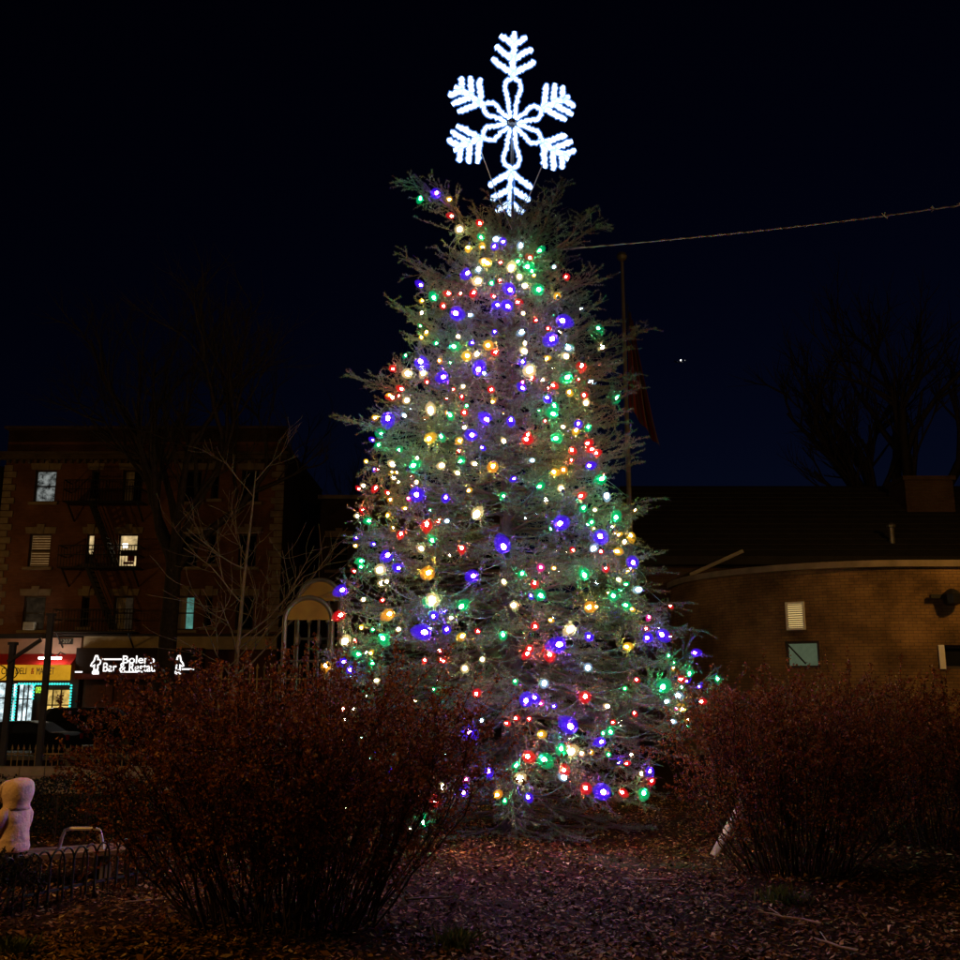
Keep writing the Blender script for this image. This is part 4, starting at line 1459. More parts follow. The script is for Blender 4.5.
# ------------------------------------------------------------------ aircraft far off
pa = at(679, 362, 1500)
air = empty("aeroplane", pa, "tiny distant aeroplane with landing lights in the night sky", "aeroplane")
m_ = MB(); m_.tube([pa + Vector((-7, 0, 0.6)), pa + Vector((-5, 0, 0.1)), pa + Vector((4, 0, 0)), pa + Vector((6, 0, -0.3))], [0.3, 0.9, 1.1, 0.4], 10)
build("fuselage", m_, mat("plane_grey", (0.3, 0.3, 0.32), 0.4), air)
m_ = MB(); m_.box(pa + Vector((0.5, 0, 0.3)), (2, 15, 0.25)); m_.box(pa + Vector((-6, 0, 1.0)), (1.2, 5, 0.2)); m_.box(pa + Vector((-6.2, 0, 1.8)), (1.3, 0.2, 2.2))
build("wing", m_, mat("plane_grey", (0.3, 0.3, 0.32)), air)
for dx, s, st in ((1.2, 1.15, 4.0), (7.5, 0.7, 0.35)):
    m_ = MB(); m_.lathe([(0.2 * s, -0.9 * s), (1.0 * s, -0.3 * s), (1.0 * s, 0.4 * s), (0.2 * s, 0.9 * s)], 8, pa + Vector((dx, -8, 0)))
    build("landing_light", m_, emit_mat("plane_light%d" % int(st), (1, 0.97, 0.9), st, sample=False), air)

# ------------------------------------------------------------------ bare trees
def bare_tree(name, label, base, height, r0, material, seed, levels=4, spread=0.55, trunk_frac=0.4, lean=(0, 0), nb=(3, 5), group=None, straight=False):
    rs = random.Random(seed)
    o = empty(name, base, label, "tree", group)
    base = Vector(base)
    tr = MB()
    segs = []
    n = 8
    p = base + Vector((0, 0, -0.2))
    pts, rad = [p], [r0 * 1.25]
    top = height * (0.9 if straight else trunk_frac)
    for k in range(n):
        p = p + Vector((lean[0] / n + rs.gauss(0, 0.012 * height / n), lean[1] / n + rs.gauss(0, 0.012 * height / n), (top + 0.2) / n))
        pts.append(p)
        rad.append(r0 * (1 - (0.85 if straight else 0.35) * (k + 1) / n))
    tr.tube(pts, rad, 10)
    build("trunk", tr, material, o, smooth=True)
    def grow(p, d, L, r, lvl):
        m2 = 5
        cur = p
        pp = [p]
        for j in range(m2):
            d = (d + Vector((rs.gauss(0, .13), rs.gauss(0, .13), rs.gauss(0.05, .10)))).normalized()
            cur = cur + d * L / m2
            pp.append(cur)
        for j in range(m2):
            ra, rb = r * (1 - 0.6 * j / m2), r * (1 - 0.6 * (j + 1) / m2)
            segs.append((pp[j], pp[j + 1], max(ra, 0.004), max(rb, 0.003)))
        if lvl <= 0: return
        for b_ in range(rs.randint(*nb)):
            t = rs.uniform(0.3, 1.0)
            i = min(int(t * m2), m2 - 1)
            q = pp[i].lerp(pp[i + 1], t * m2 - i)
            ax = Vector((rs.gauss(0, 1), rs.gauss(0, 1), rs.gauss(0, 0.6))).normalized()
            nd = (d + ax * spread * rs.uniform(0.7, 1.4)).normalized()
            grow(q, nd, L * rs.uniform(0.5, 0.75), r * 0.45 * rs.uniform(0.8, 1.2), lvl - 1)
    if straight:
        for k in range(13):
            t = rs.uniform(0.2, 0.98)
            i = min(int(t * n), n - 1)
            q = pts[i].lerp(pts[i + 1], t * n - i)
            a = rs.uniform(0, 6.28)
            d = Vector((math.cos(a), math.sin(a), rs.uniform(0.35, 1.0))).normalized()
            grow(q, d, height * 0.34 * (1.15 - t * 0.8), r0 * 0.34 * (1.1 - t * 0.6), levels - 1)
    else:
        for k in range(rs.randint(4, 6)):
            a = rs.uniform(0, 6.28)
            d = Vector((math.cos(a) * spread, math.sin(a) * spread, 1)).normalized()
            q = pts[-1] - Vector((0, 0, rs.uniform(0, 0.25) * top * 0.5))
            grow(q, d, height * 0.36 * rs.uniform(0.8, 1.15), r0 * 0.5, levels)
    V, F = tubes_np(np.array([s[0] for s in segs]), np.array([s[1] for s in segs]), [s[2] for s in segs], [s[3] for s in segs], 4)
    c = build_np("crown", V, F, material, o)
    return o
bx_ = at(163, 700, 36)
bare_tree("street_tree", "thick trunked bare street tree standing before the bar sign", (bx_.x, 36, STREET_Z * 1.0), 17.5, 0.38, M_BARK, 3, 4, 0.6, 0.42)
bx_ = at(228, 700, 21)
bare_tree("young_tree", "slender pale barked leafless tree beside the playground", (bx_.x, 21, float(ground_z(bx_.x, 21))), 7.2, 0.075, M_PALE_BARK, 11, 3, 0.75, 0.5, straight=True, lean=(0.35, 0), nb=(3, 4))
bx_ = at(893, 480, 46)
bare_tree("park_tree", "large bare tree rising behind the brick hall roof", (bx_.x, 46, STREET_Z), 19.5, 0.75, mat("night_bark", (0.028, 0.023, 0.02), 0.9, 0.4, 9), 24, 4, 0.5, 0.42)
bx_ = at(290, 700, 58)
bare_tree("street_tree", "bare tree standing in the dark behind the unlit row house", (bx_.x + 1, 66, STREET_Z), 23, 0.4, M_BARK, 31, 4, 0.5, 0.4)

# ------------------------------------------------------------------ parked cars
def car_proto(name, label, paint, L, H, suv, loc, rz, group):
    o = empty(name, (0, 0, 0), label, "car", group)
    W = 1.78
    hood = 0.62 * H if not suv else 0.60 * H
    if suv:
        prof = [(-L/2, 0.30), (-L/2, 0.62*H), (-L/2+0.12, 0.70*H), (-L/2+0.35, 0.97*H), (-L/2+0.6, H), (L*0.10, H), (L*0.20, 0.96*H), (L*0.31, 0.66*H), (L/2-0.25, 0.60*H), (L/2, 0.50*H), (L/2, 0.28)]
    else:
        prof = [(-L/2, 0.30), (-L/2, 0.60*H), (-L/2+0.15, 0.68*H), (-L/2+0.65, 0.70*H), (-L/2+1.15, 0.95*H), (-L/2+1.6, H), (L*0.05, H), (L*0.12, 0.97*H), (L*0.27, 0.69*H), (L/2-0.3, 0.60*H), (L/2, 0.48*H), (L/2, 0.26)]
    def halfw(z):
        return W / 2 * (1.0 if z < 0.66 * H else 1.0 - 0.20 * (z - 0.66 * H) / (0.34 * H))
    m_ = MB()
    n = len(prof)
    V = [(x, -halfw(z), z) for x, z in prof] + [(x, halfw(z), z) for x, z in prof]
    F = [tuple(range(n)), tuple(range(2 * n - 1, n - 1, -1))]
    for k in range(n):
        k2 = (k + 1) % n
        F.append((k2, k, n + k, n + k2))
    m_.raw(V, F)
    body = build("body", m_, paint, o, local=True)
    bv = body.modifiers.new("bevel", 'BEVEL'); bv.width = 0.05; bv.segments = 2
    glass = mat("car_glass", (0.01, 0.011, 0.013), 0.2, 0.2, 1.0, spec=0.12)
    xs0, xs1 = (-L/2 + 0.42, L * 0.27) if suv else (-L/2 + 1.0, L * 0.23)
    for sgn in (-1, 1):
        for a_, b_ in ((0.0, 0.46), (0.52, 1.0)):
            g_ = MB()
            xa, xb = xs0 + (xs1 - xs0) * a_, xs0 + (xs1 - xs0) * b_
            za, zb = 0.69 * H, 0.93 * H
            ia = 0.35 if (a_ == 0 and not suv) else 0.08
            ib = 0.42 if b_ == 1.0 else 0.0
            q = [(xa, za), (xb, za), (xb - ib, zb), (xa + ia, zb)]
            pts = [(x, sgn * (halfw(z) + 0.006), z) for x, z in q]
            g_.face(pts if sgn < 0 else pts[::-1])
            build("side_window", g_, glass, o, local=True)
    for xw in (-L * 0.30, L * 0.31):
        for sgn in (-1, 1):
            w_ = MB()
            y = sgn * (W / 2 - 0.09)
            ring = [Vector((xw + 0.33 * math.cos(t), y, 0.33 + 0.33 * math.sin(t))) for t in np.linspace(0, 2 * math.pi, 20, endpoint=False)]
            V = [(p.x, y - 0.11, p.z) for p in ring] + [(p.x, y + 0.11, p.z) for p in ring]
            F = [tuple(range(19, -1, -1)), tuple(range(20, 40))] + [(k, (k + 1) % 20, 20 + (k + 1) % 20, 20 + k) for k in range(20)]
            w_.raw(V, F)
            wh = build("wheel", w_, mat("tyre", (0.02, 0.02, 0.02), 0.9), o, local=True)
            h_ = MB(); h_.raw([(xw + 0.21 * math.cos(t), y + sgn * 0.118, 0.33 + 0.21 * math.sin(t)) for t in np.linspace(0, 2 * math.pi, 12, endpoint=False)], [tuple(range(12))])
            build("rim", h_, M_STEEL, wh, local=True)
    for sgn in (-1, 1):
        h_ = MB(); h_.box((L / 2 - 0.02, sgn * (W / 2 - 0.28), 0.5 * H - 0.12), (0.08, 0.36, 0.14))
        build("headlight", h_, mat("lamp_clear", (0.5, 0.5, 0.5), 0.1), o, local=True)
        h_ = MB(); h_.box((-L / 2 + 0.0, sgn * (W / 2 - 0.2), 0.56 * H), (0.06, 0.24, 0.2))
        build("tail_light", h_, mat("lamp_red", (0.35, 0.01, 0.01), 0.2), o, local=True)
        h_ = MB(); h_.box((L * 0.21, sgn * (W / 2 + 0.09), 0.68 * H), (0.12, 0.18, 0.12))
        build("wing_mirror", h_, paint, o, local=True)
    h_ = MB(); h_.raw([(L*0.135 if not suv else L*0.212, -0.62, 0.94*H), (L*0.135 if not suv else L*0.212, 0.62, 0.94*H), (L*0.262 if not suv else L*0.30, 0.72, 0.71*H if not suv else 0.70*H), (L*0.262 if not suv else L*0.30, -0.72, 0.71*H if not suv else 0.70*H)], [(0, 3, 2, 1)])
    for v_ in range(4): pass
    ws = build("windscreen", h_, glass, o, local=True); ws.location = (0.012, 0, 0.012)
    o.location = loc
    o.rotation_euler = (0, 0, rz)
    return o
PAINT_BLACK = mat("black_car_paint", (0.010, 0.010, 0.012), 0.18, 0.2, 1.0, spec=0.6)
PAINT_GREY = mat("grey_car_paint", (0.016, 0.017, 0.019), 0.5, 0.2, 1.0, spec=0.1)
SZ = STREET_Z + 0.0
GC = "cars parked along the street"
car_proto("parked_car", "black sport utility car parked on the shop side of the street", PAINT_BLACK, 4.7, 1.82, True, (at(100, 710, 45.8).x, 45.8, SZ), 0, GC)
car_proto("parked_car", "dark low saloon car parked on the park side beyond the iron fence", PAINT_GREY, 4.5, 1.36, False, (at(18, 720, 41.2).x, 41.2, SZ), math.pi, GC)
car_proto("parked_car", "grey saloon car parked before the bar shopfront", PAINT_GREY, 4.5, 1.42, False, (at(240, 710, 45.8).x, 45.8, SZ), math.pi, GC)

# ------------------------------------------------------------------ iron fences, steel frame, low wall
def picket_fence(name, label, pa, pb, h, gap, parent_group=None, material=M_BLACK, knob=True, r=0.012):
    A, B = Vector(pa), Vector(pb)
    o = empty(name, (A + B) / 2, label, "fence")
    L = (B - A).length
    n = int(L / gap)
    gz = lambda p: float(ground_z(p.x, p.y))
    d = (B - A).normalized()
    for t0 in (0.12, 0.92):
        m_ = MB()
        m_.bar(Vector((A.x, A.y, gz(A) + h * t0)), Vector((B.x, B.y, gz(B) + h * t0)), 0.035, 0.03)
        build("rail", m_, material, o)
    zero = MB(); zero.tube([(0, 0, 0), (0, 0, h)], r, 5)
    if knob: zero.lathe([(r, h), (r * 2.4, h + 0.03), (r * 1.2, h + 0.08), (0.002, h + 0.13)], 5)
    me = bpy.data.meshes.new("picket")
    me.from_pydata(zero.v, [], zero.f); me.materials.append(material)
    org = world_origin(o)
    for k in range(n + 1):
        p = A.lerp(B, k / n)
        p.z = gz(p)
        q = link("picket", me, o)
        q.location = p - org + Vector((0, 0.022, 0))
    k = 0.0
    while k <= L:
        p = A + d * k
        m_ = MB(); m_.box((p.x, p.y - 0.045, gz(p) + h / 2), (0.06, 0.05, h + 0.1))
        build("post", m_, material, o)
        k += 2.2
    return o
M_FENCE_OCHRE = mat("ochre_iron", (0.32, 0.22, 0.10), 0.5, 0.3, 3)
a_ = at(-30, 760, 24); b_ = at(215, 760, 24)
picket_fence("iron_fence", "low iron picket fence before the parked cars", (a_.x, 24, 0), (b_.x, 24, 0), 0.98, 0.13, material=M_FENCE_OCHRE)
a_ = at(222, 660, 22.5); b_ = at(350, 660, 22.5)
picket_fence("iron_fence", "tall iron picket fence round the playground arches", (a_.x, 22.5, 0), (b_.x, 22.5, 0), 2.6, 0.15, material=M_FENCE_OCHRE, r=0.016)

# low stone wall with its stones
lw = empty("stone_wall", (at(60, 780, 18).x, 18, 0), "low stone block wall between the bench and the iron fence", "wall")
xa, xb = at(-40, 780, 18).x, at(190, 780, 18).x
g0 = float(ground_z(-7, 18))
nb_ = int((xb - xa) / 0.42)
M_BLOCK = mat("wall_block", (0.24, 0.19, 0.13), 0.9, 0.3, 3, 0.5, 20)
for row in range(3):
    for k in range(nb_):
        x = xa + (k + 0.5 * (row % 2)) * 0.42
        m_ = MB(); m_.box((x, 18 + random.uniform(-.012, .012), g0 + 0.06 + row * 0.155), (0.405, 0.3, 0.145))
        build("stone", m_, M_BLOCK, lw)
m_ = MB(); m_.box(((xa + xb) / 2, 18, g0 + 0.21 - 0.02), (xb - xa - 0.1, 0.24, 0.42))
build("mortar_core", m_, mat("mortar", (0.1, 0.085, 0.07), 0.95), lw)

# steel gate frame with posts and brace
def post_at(px, top_py, Y): return at(px, 700, Y).x, at(px, top_py, Y).z
sf = empty("steel_frame", (at(27, 700, 22).x, 22, float(ground_z(-9, 22))), "dark steel post frame with diagonal brace before the market", "frame")
gzz = float(ground_z(-9.5, 22))
for px, tp, w in ((8, 645, 0.11), (44, 616, 0.11)):
    x, z = post_at(px, tp, 22)
    m_ = MB(); m_.box((x, 22, (z + gzz) / 2 - 0.05), (w, w, z - gzz + 0.1))
    m_.box((x, 22, z + 0.03), (w + 0.05, w + 0.05, 0.06))
    build("post", m_, mat("dark_steel_paint", (0.045, 0.045, 0.055), 0.4, 0.3, 4), sf)
m_ = MB(); m_.bar(Vector((at(10, 662, 22).x, 21.9, at(10, 662, 22).z)), Vector((at(43, 640, 22).x, 21.9, at(43, 640, 22).z)), 0.07)
build("brace", m_, mat("dark_steel_paint", (0.045, 0.045, 0.055)), sf)
m_ = MB(); m_.bar(Vector((at(-25, 636, 22).x, 22.14, at(-25, 636, 22).z)), Vector((at(43, 636, 22).x, 22.14, at(43, 636, 22).z)), 0.09)
build("beam", m_, mat("dark_steel_paint", (0.045, 0.045, 0.055)), sf)

# ------------------------------------------------------------------ playground arches
def arch(pxa, pxb, py_top, py_base, Y, label):
    A, B = at(pxa, py_base, Y), at(pxb, py_base, Y)
    T = at((pxa + pxb) / 2, py_top, Y)
    g = float(ground_z(A.x, Y))
    c = (A + B) / 2
    rx, rz_ = (B.x - A.x) / 2, T.z - A.z
    o = empty("play_arch", (c.x, Y, g), label, "play arch", "playground arches")
    m_ = MB()
    pts = [Vector((A.x, Y, g - 0.1)), Vector((A.x, Y, A.z * 0.5 + g * 0.5))]
    pts += [Vector((c.x - rx * math.cos(t), Y, A.z + rz_ * math.sin(t))) for t in np.linspace(0, math.pi, 21)]
    pts += [Vector((B.x, Y, A.z * 0.5 + g * 0.5)), Vector((B.x, Y, g - 0.1))]
    m_.tube(pts, 0.05, 8)
    build("hoop", m_, mat("polished_tube", (0.2, 0.19, 0.17), 0.35, 0.2, 3, metal=0.6), o)
    m_ = MB()
    poly = [(c.x + rx * 0.92 * math.cos(t), A.z + 0.02 + rz_ * 0.9 * math.sin(t)) for t in np.linspace(0, math.pi, 24)]
    m_.prism(poly, Y - 0.02, Y + 0.02)
    build("panel", m_, mat("ochre_panel", (0.27, 0.16, 0.028), 0.6, 0.2, 4), o)
    for t in (0.28, 0.72):
        m_ = MB(); x = A.x + (B.x - A.x) * t
        m_.tube([(x, Y, g - 0.1), (x, Y, A.z + 0.03)], 0.028, 6)
        m_.lathe([(0.028, -0.12), (0.055, -0.06), (0.06, 0.05), (0.03, 0.12)], 6, (x, Y, A.z - 0.35))
        build("rung_post", m_, M_STEEL, o)
    m_ = MB(); m_.tube([(A.x, Y, A.z - 0.75), (B.x, Y, A.z - 0.75)], 0.03, 6)
    build("rung", m_, M_STEEL, o)
    return o
arch(285, 332, 598, 621, 19.6, "front play arch with ochre half round panel")
arch(298, 341, 580, 602, 21.2, "taller play arch with ochre panel standing behind another")

# ------------------------------------------------------------------ hoop fence, bench, person
hf = empty("hoop_fence", on_ground(70, 895), "low black iron fence of overlapping hoops round the mulch bed", "fence")
A = on_ground(-25, 918); B = on_ground(170, 876)
n = 17
hw = (B - A).length / n * 0.62
hb = MB()
pts = [Vector((-hw, 0, -0.12)), Vector((-hw, 0, 0.26))] + [Vector((-hw * math.cos(t), 0, 0.26 + 0.115 * math.sin(t))) for t in np.linspace(0, math.pi, 13)] + [Vector((hw, 0, 0.26)), Vector((hw, 0, -0.12))]
hb.tube(pts, 0.0085, 6)
hme = bpy.data.meshes.new("hoop"); hme.from_pydata(hb.v, [], hb.f); hme.materials.append(M_BLACK)
rzf = math.atan2(B.y - A.y, B.x - A.x)
org = world_origin(hf)
for k in range(n + 1):
    q = link("hoop", hme, hf)
    p = A.lerp(B, k / n)
    off = Vector((-math.sin(rzf), math.cos(rzf), 0)) * (0.011 if k % 2 else -0.011)
    q.location = p + off - org
    q.rotation_euler = (0, 0, rzf)
m_ = MB(); m_.bar(A + Vector((0, 0.002, 0.08)), B + Vector((0, 0.002, 0.08)), 0.010, 0.02)
build("rail", m_, M_BLACK, hf)

# bench
bA, bB = Vector((-4.95, 8.62, 0)), Vector((-3.15, 9.55, 0))
bd = (bB - bA).normalized(); bn = Vector((-bd.y, bd.x, 0))
bench = empty("park_bench", (bA + bB) / 2, "low backless wooden bench with pale metal armrests behind the hoop fence", "bench")
M_WOOD = mat("bench_wood", (0.20, 0.13, 0.075), 0.7, 0.3, 5, 0.4, 30)
for k in range(5):
    m_ = MB(); o_ = bn * (k - 2) * 0.095
    m_.bar(bA + o_ + Vector((0, 0, 0.225)), bB + o_ + Vector((0, 0, 0.225)), 0.085, 0.04)
    build("slat", m_, M_WOOD, bench)
rzb = math.atan2(bd.y, bd.x)
for t in (0.08, 0.5, 0.92):
    p = bA.lerp(bB, t)
    m_ = MB(); m_.box(p + Vector((0, 0, 0.09)), (0.09, 0.40, 0.22), rzb)
    build("leg", m_, mat("bench_concrete", (0.22, 0.20, 0.17), 0.9, 0.2), bench)
for (pc, w_) in ((at(81, 848, 9.35), 0.34),):
    m_ = MB()
    zz = 0.246
    x0, x1, y = pc.x - w_ / 2, pc.x + w_ / 2, pc.y
    m_.tube([(x0 - 0.02, y, zz), (x0, y, zz + 0.10), (x0 + 0.02, y, zz + 0.155), (x0 + 0.06, y, zz + 0.17), (x1 - 0.06, y, zz + 0.17), (x1 - 0.02, y, zz + 0.155), (x1, y, zz + 0.10), (x1 + 0.02, y, zz)], 0.016, 8)
    m_.box((x0, y, zz + 0.006), (0.07, 0.07, 0.012)); m_.box((x1, y, zz + 0.006), (0.07, 0.07, 0.012))
    build("armrest", m_, mat("pale_metal", (0.42, 0.38, 0.33), 0.4, 0.2, 6, metal=0.3), bench)

# seated child in a pink hooded coat, seen from behind, facing along the bench
def seated_child():
    P = Vector((-3.93, 9.10, 0.255))
    o = empty("person", P, "child in pale pink hooded coat and dark jeans seated on the low bench", "person")
    face = Vector((-0.86, 0.40, 0)).normalized()     # looks along the bench, away from the camera
    sd = Vector((-face.y, face.x, 0))                # child's left
    def L_(f, s, z): return P + face * f + sd * s + Vector((0, 0, z))
    verts, edges, rad = [], [], []
    def v(p, r_, link_to=None):
        verts.append(p); rad.append(r_)
        if link_to is not None: edges.append((link_to, len(verts) - 1))
        return len(verts) - 1
    pel = v(L_(0, 0, 0.085), 0.085)
    sp = v(L_(0.005, 0, 0.19), 0.08, pel)
    ch = v(L_(0.0, 0, 0.30), 0.085, sp)
    nk = v(L_(0.01, 0, 0.385), 0.038, ch)
    hd = v(L_(0.025, 0, 0.46), 0.072, nk)
    ht = v(L_(0.02, 0, 0.54), 0.062, hd)
    for s in (-1, 1):
        sh = v(L_(0.0, s * 0.105, 0.325), 0.042, ch)
        el = v(L_(0.07, s * 0.145, 0.20), 0.032, sh)
        wr = v(L_(0.19, s * 0.085, 0.17), 0.022, el)
        pm = v(L_(0.235, s * 0.07, 0.165), 0.021, wr)
        for k, (ds, ln) in enumerate(((-0.018, 0.036), (-0.006, 0.042), (0.006, 0.040), (0.018, 0.032))):
            f1 = v(L_(0.25 + 0.008, s * 0.07 + ds, 0.168), 0.0075, pm)
            f2 = v(L_(0.25 + ln * 0.7, s * 0.07 + ds * 1.1, 0.158), 0.007, f1)
            v(L_(0.25 + ln * 0.8, s * 0.07 + ds * 1.1, 0.138), 0.006, f2)
        t1 = v(L_(0.225, s * 0.07 - s * 0.028, 0.175), 0.008, pm)
        v(L_(0.25, s * 0.07 - s * 0.034, 0.168), 0.007, t1)
        hp = v(L_(0.03, s * 0.07, 0.075), 0.07, pel)
        kn = v(L_(0.30, s * 0.085, 0.085), 0.052, hp)
        an = v(L_(0.315, s * 0.085, -0.17), 0.035, kn)
        v(L_(0.40, s * 0.09, -0.22), 0.028, an)
    me = bpy.data.meshes.new("skeleton")
    me.from_pydata([p - P for p in verts], edges, [])
    tmp = link("body_tmp", me)
    sk = tmp.modifiers.new("skin", 'SKIN')
    tmp.modifiers.new("sub", 'SUBSURF').levels = 2
    for i, r_ in enumerate(rad):
        me.skin_vertices[0].data[i].radius = (r_, r_)
    me.skin_vertices[0].data[0].use_root = True
    bpy.context.view_layer.update()
    ev = tmp.evaluated_get(bpy.context.evaluated_depsgraph_get())
    bme = bpy.data.meshes.new_from_object(ev)
    bpy.data.objects.remove(tmp)
    bme.materials.clear(); bme.materials.append(mat("skin", (0.45, 0.28, 0.20), 0.6, 0.08, 20))
    bme.polygons.foreach_set("use_smooth", [True] * len(bme.polygons))
    body = link("body", bme, o)
    def loft(rings, n=20):
        """rings: (f, s, z, radius along face, radius sideways)"""
        m_ = MB(); V, F = [], []
        for (f, s, z, rf_, rs_) in rings:
            for k in range(n):
                a_ = 2 * math.pi * k / n
                wr_ = 1 + 0.022 * math.sin(5 * a_ + 31 * z) + 0.020 * math.sin(3 * a_ - 47 * z + 1) + 0.012 * math.sin(9 * a_ + 80 * z)
                V.append(L_(f + rf_ * wr_ * math.cos(a_), s + rs_ * wr_ * math.sin(a_), z))
        for i in range(len(rings) - 1):
            for k in range(n):
                k2 = (k + 1) % n
                F.append((i * n + k, i * n + k2, (i + 1) * n + k2, (i + 1) * n + k))
        F.append(tuple(range(n - 1, -1, -1))); F.append(tuple((len(rings) - 1) * n + k for k in range(n)))
        return m_.raw(V, F)
    pink = mat("pink_quilted_coat", (0.58, 0.41, 0.37), 0.8, 0.10, 14, 0.5, 30)
    coat = []
    for k in range(31):
        t = k / 30
        z = 0.012 + 0.385 * t
        rf_ = np.interp(t, [0, 0.1, 0.35, 0.6, 0.8, 0.9, 1.0], [0.128, 0.134, 0.122, 0.112, 0.100, 0.086, 0.070])
        rs_ = np.interp(t, [0, 0.1, 0.35, 0.6, 0.8, 0.9, 1.0], [0.138, 0.142, 0.128, 0.126, 0.136, 0.122, 0.088])
        q = -0.0025 if k % 6 == 0 else 0.0
        coat.append((0.006 * (1 - t), 0, z, rf_ + q, rs_ + q))
    ct = build("coat", loft(coat, 24), pink, o, smooth=True)
    for s in (-1, 1):
        m_ = MB()
        m_.tube([L_(0, s * 0.06, 0.355), L_(0.0, s * 0.098, 0.335), L_(0.006, s * 0.122, 0.30), L_(0.022, s * 0.134, 0.25), L_(0.05, s * 0.138, 0.20), L_(0.085, s * 0.13, 0.168), L_(0.135, s * 0.108, 0.160), L_(0.185, s * 0.088, 0.165)],
                [0.035, 0.050, 0.058, 0.054, 0.058, 0.052, 0.048, 0.037], 14)
        build("sleeve", m_, pink, ct, smooth=True)
    hood = [(0.0, 0, 0.345, 0.100, 0.118), (0.0, 0, 0.372, 0.102, 0.112), (0.0, 0, 0.395, 0.106, 0.106), (-0.004, 0, 0.425, 0.118, 0.116), (-0.006, 0, 0.46, 0.128, 0.124), (-0.008, 0, 0.50, 0.132, 0.127), (-0.012, 0, 0.535, 0.128, 0.124),
            (-0.018, 0, 0.565, 0.114, 0.112), (-0.026, 0, 0.588, 0.088, 0.088), (-0.032, 0, 0.602, 0.052, 0.052), (-0.036, 0, 0.607, 0.016, 0.016)]
    hm = loft(hood, 24)
    # open the hood towards the face
    n = 24
    keep_f, keep_u, keep_m = [], [], []
    for f, u_, mi_ in zip(hm.f, hm.uv, hm.mi):
        c_ = sum((Vector(hm.v[i]) for i in f), Vector()) / len(f)
        rel = c_ - P
        if rel.dot(face) > 0.085 and 0.41 < rel.z < 0.56 and abs(rel.dot(sd)) < 0.085: continue
        keep_f.append(f); keep_u.append(u_); keep_m.append(mi_)
    hm.f, hm.uv, hm.mi = keep_f, keep_u, keep_m
    ho = build("hood", hm, pink, o, smooth=True)
    sm = ho.modifiers.new("thick", 'SOLIDIFY'); sm.thickness = 0.012; sm.offset = -1
    m_ = MB()
    ring = [L_(0.105, 0.088 * math.sin(t), 0.483 + 0.085 * math.cos(t)) for t in np.linspace(0, 2 * math.pi, 19)]
    m_.tube(ring, 0.018, 8, cap=False)
    build("hood_trim", m_, mat("pale_fur", (0.62, 0.48, 0.42), 0.95, 0.15, 60, 0.8, 120), ho)
    m_ = MB(); m_.lathe([(0.03, -0.03), (0.06, 0.0), (0.06, 0.035), (0.03, 0.058)], 12, L_(0.03, 0, 0.535))
    build("hair", m_, mat("dark_hair", (0.03, 0.02, 0.015), 0.6), body)
    for s in (-1, 1):
        m_ = MB(); m_.lathe([(0.003, -0.007), (0.007, -0.003), (0.007, 0.003), (0.003, 0.007)], 8, L_(0.088, s * 0.026, 0.487))
        build("eye", m_, mat("eye_dark", (0.03, 0.02, 0.02), 0.2), body)
    m_ = MB(); m_.tube([L_(0.092, 0, 0.483), L_(0.105, 0, 0.465), L_(0.094, 0, 0.458)], [0.006, 0.010, 0.006], 6)
    build("nose", m_, mat("skin", (0.45, 0.28, 0.20)), body)
    m_ = MB(); m_.tube([L_(0.085, -0.02, 0.437), L_(0.094, 0, 0.434), L_(0.085, 0.02, 0.437)], 0.005, 6)
    build("mouth", m_, mat("lip", (0.35, 0.12, 0.10), 0.5), body)
    jean = mat("dark_denim", (0.025, 0.03, 0.055), 0.85, 0.2, 30)
    for s in (-1, 1):
        m_ = MB()
        m_.tube([L_(0.02, s * 0.06, 0.075), L_(0.16, s * 0.08, 0.082), L_(0.285, s * 0.087, 0.078), L_(0.325, s * 0.087, 0.03), L_(0.322, s * 0.086, -0.07), L_(0.318, s * 0.086, -0.165)],
                [0.082, 0.074, 0.064, 0.060, 0.052, 0.047], 12)
        build("trouser_leg", m_, jean, o, smooth=True)
        m_ = MB()
        m_.tube([L_(0.30, s * 0.087, -0.165), L_(0.315, s * 0.087, -0.215), L_(0.37, s * 0.09, -0.222), L_(0.435, s * 0.093, -0.225)], [0.046, 0.044, 0.036, 0.026], 10)
        build("boot", m_, mat("dark_boot", (0.03, 0.025, 0.025), 0.6), o, smooth=True)
    return P, L_
cP, cL = seated_child()
# orange bag resting on the lap
bag = empty("gift_bag", cL(0.25, 0.0, 0.14), "small orange paper bag held on the lap of the seated child", "bag")
m_ = MB()
q = world_origin(bag)
m_.raw([q + Vector((sx * w_, sy * d_, z)) for z, w_, d_ in ((0.0, 0.055, 0.035), (0.06, 0.062, 0.04), (0.15, 0.058, 0.03), (0.17, 0.05, 0.02)) for sx, sy in ((-1, -1), (1, -1), (1, 1), (-1, 1))],
       [(3, 2, 1, 0), (12, 13, 14, 15)] + [(i * 4 + k, i * 4 + (k + 1) % 4, i * 4 + 4 + (k + 1) % 4, i * 4 + 4 + k) for i in range(3) for k in range(4)])
build("sack", m_, mat("orange_paper", (0.55, 0.20, 0.03), 0.7, 0.2, 10), bag)
m_ = MB(); m_.tube([q + Vector((-0.03, 0, 0.165)), q + Vector((-0.02, 0, 0.21)), q + Vector((0.02, 0, 0.21)), q + Vector((0.03, 0, 0.165))], 0.004, 5)
build("handle", m_, mat("twine", (0.3, 0.2, 0.1), 0.9), bag)

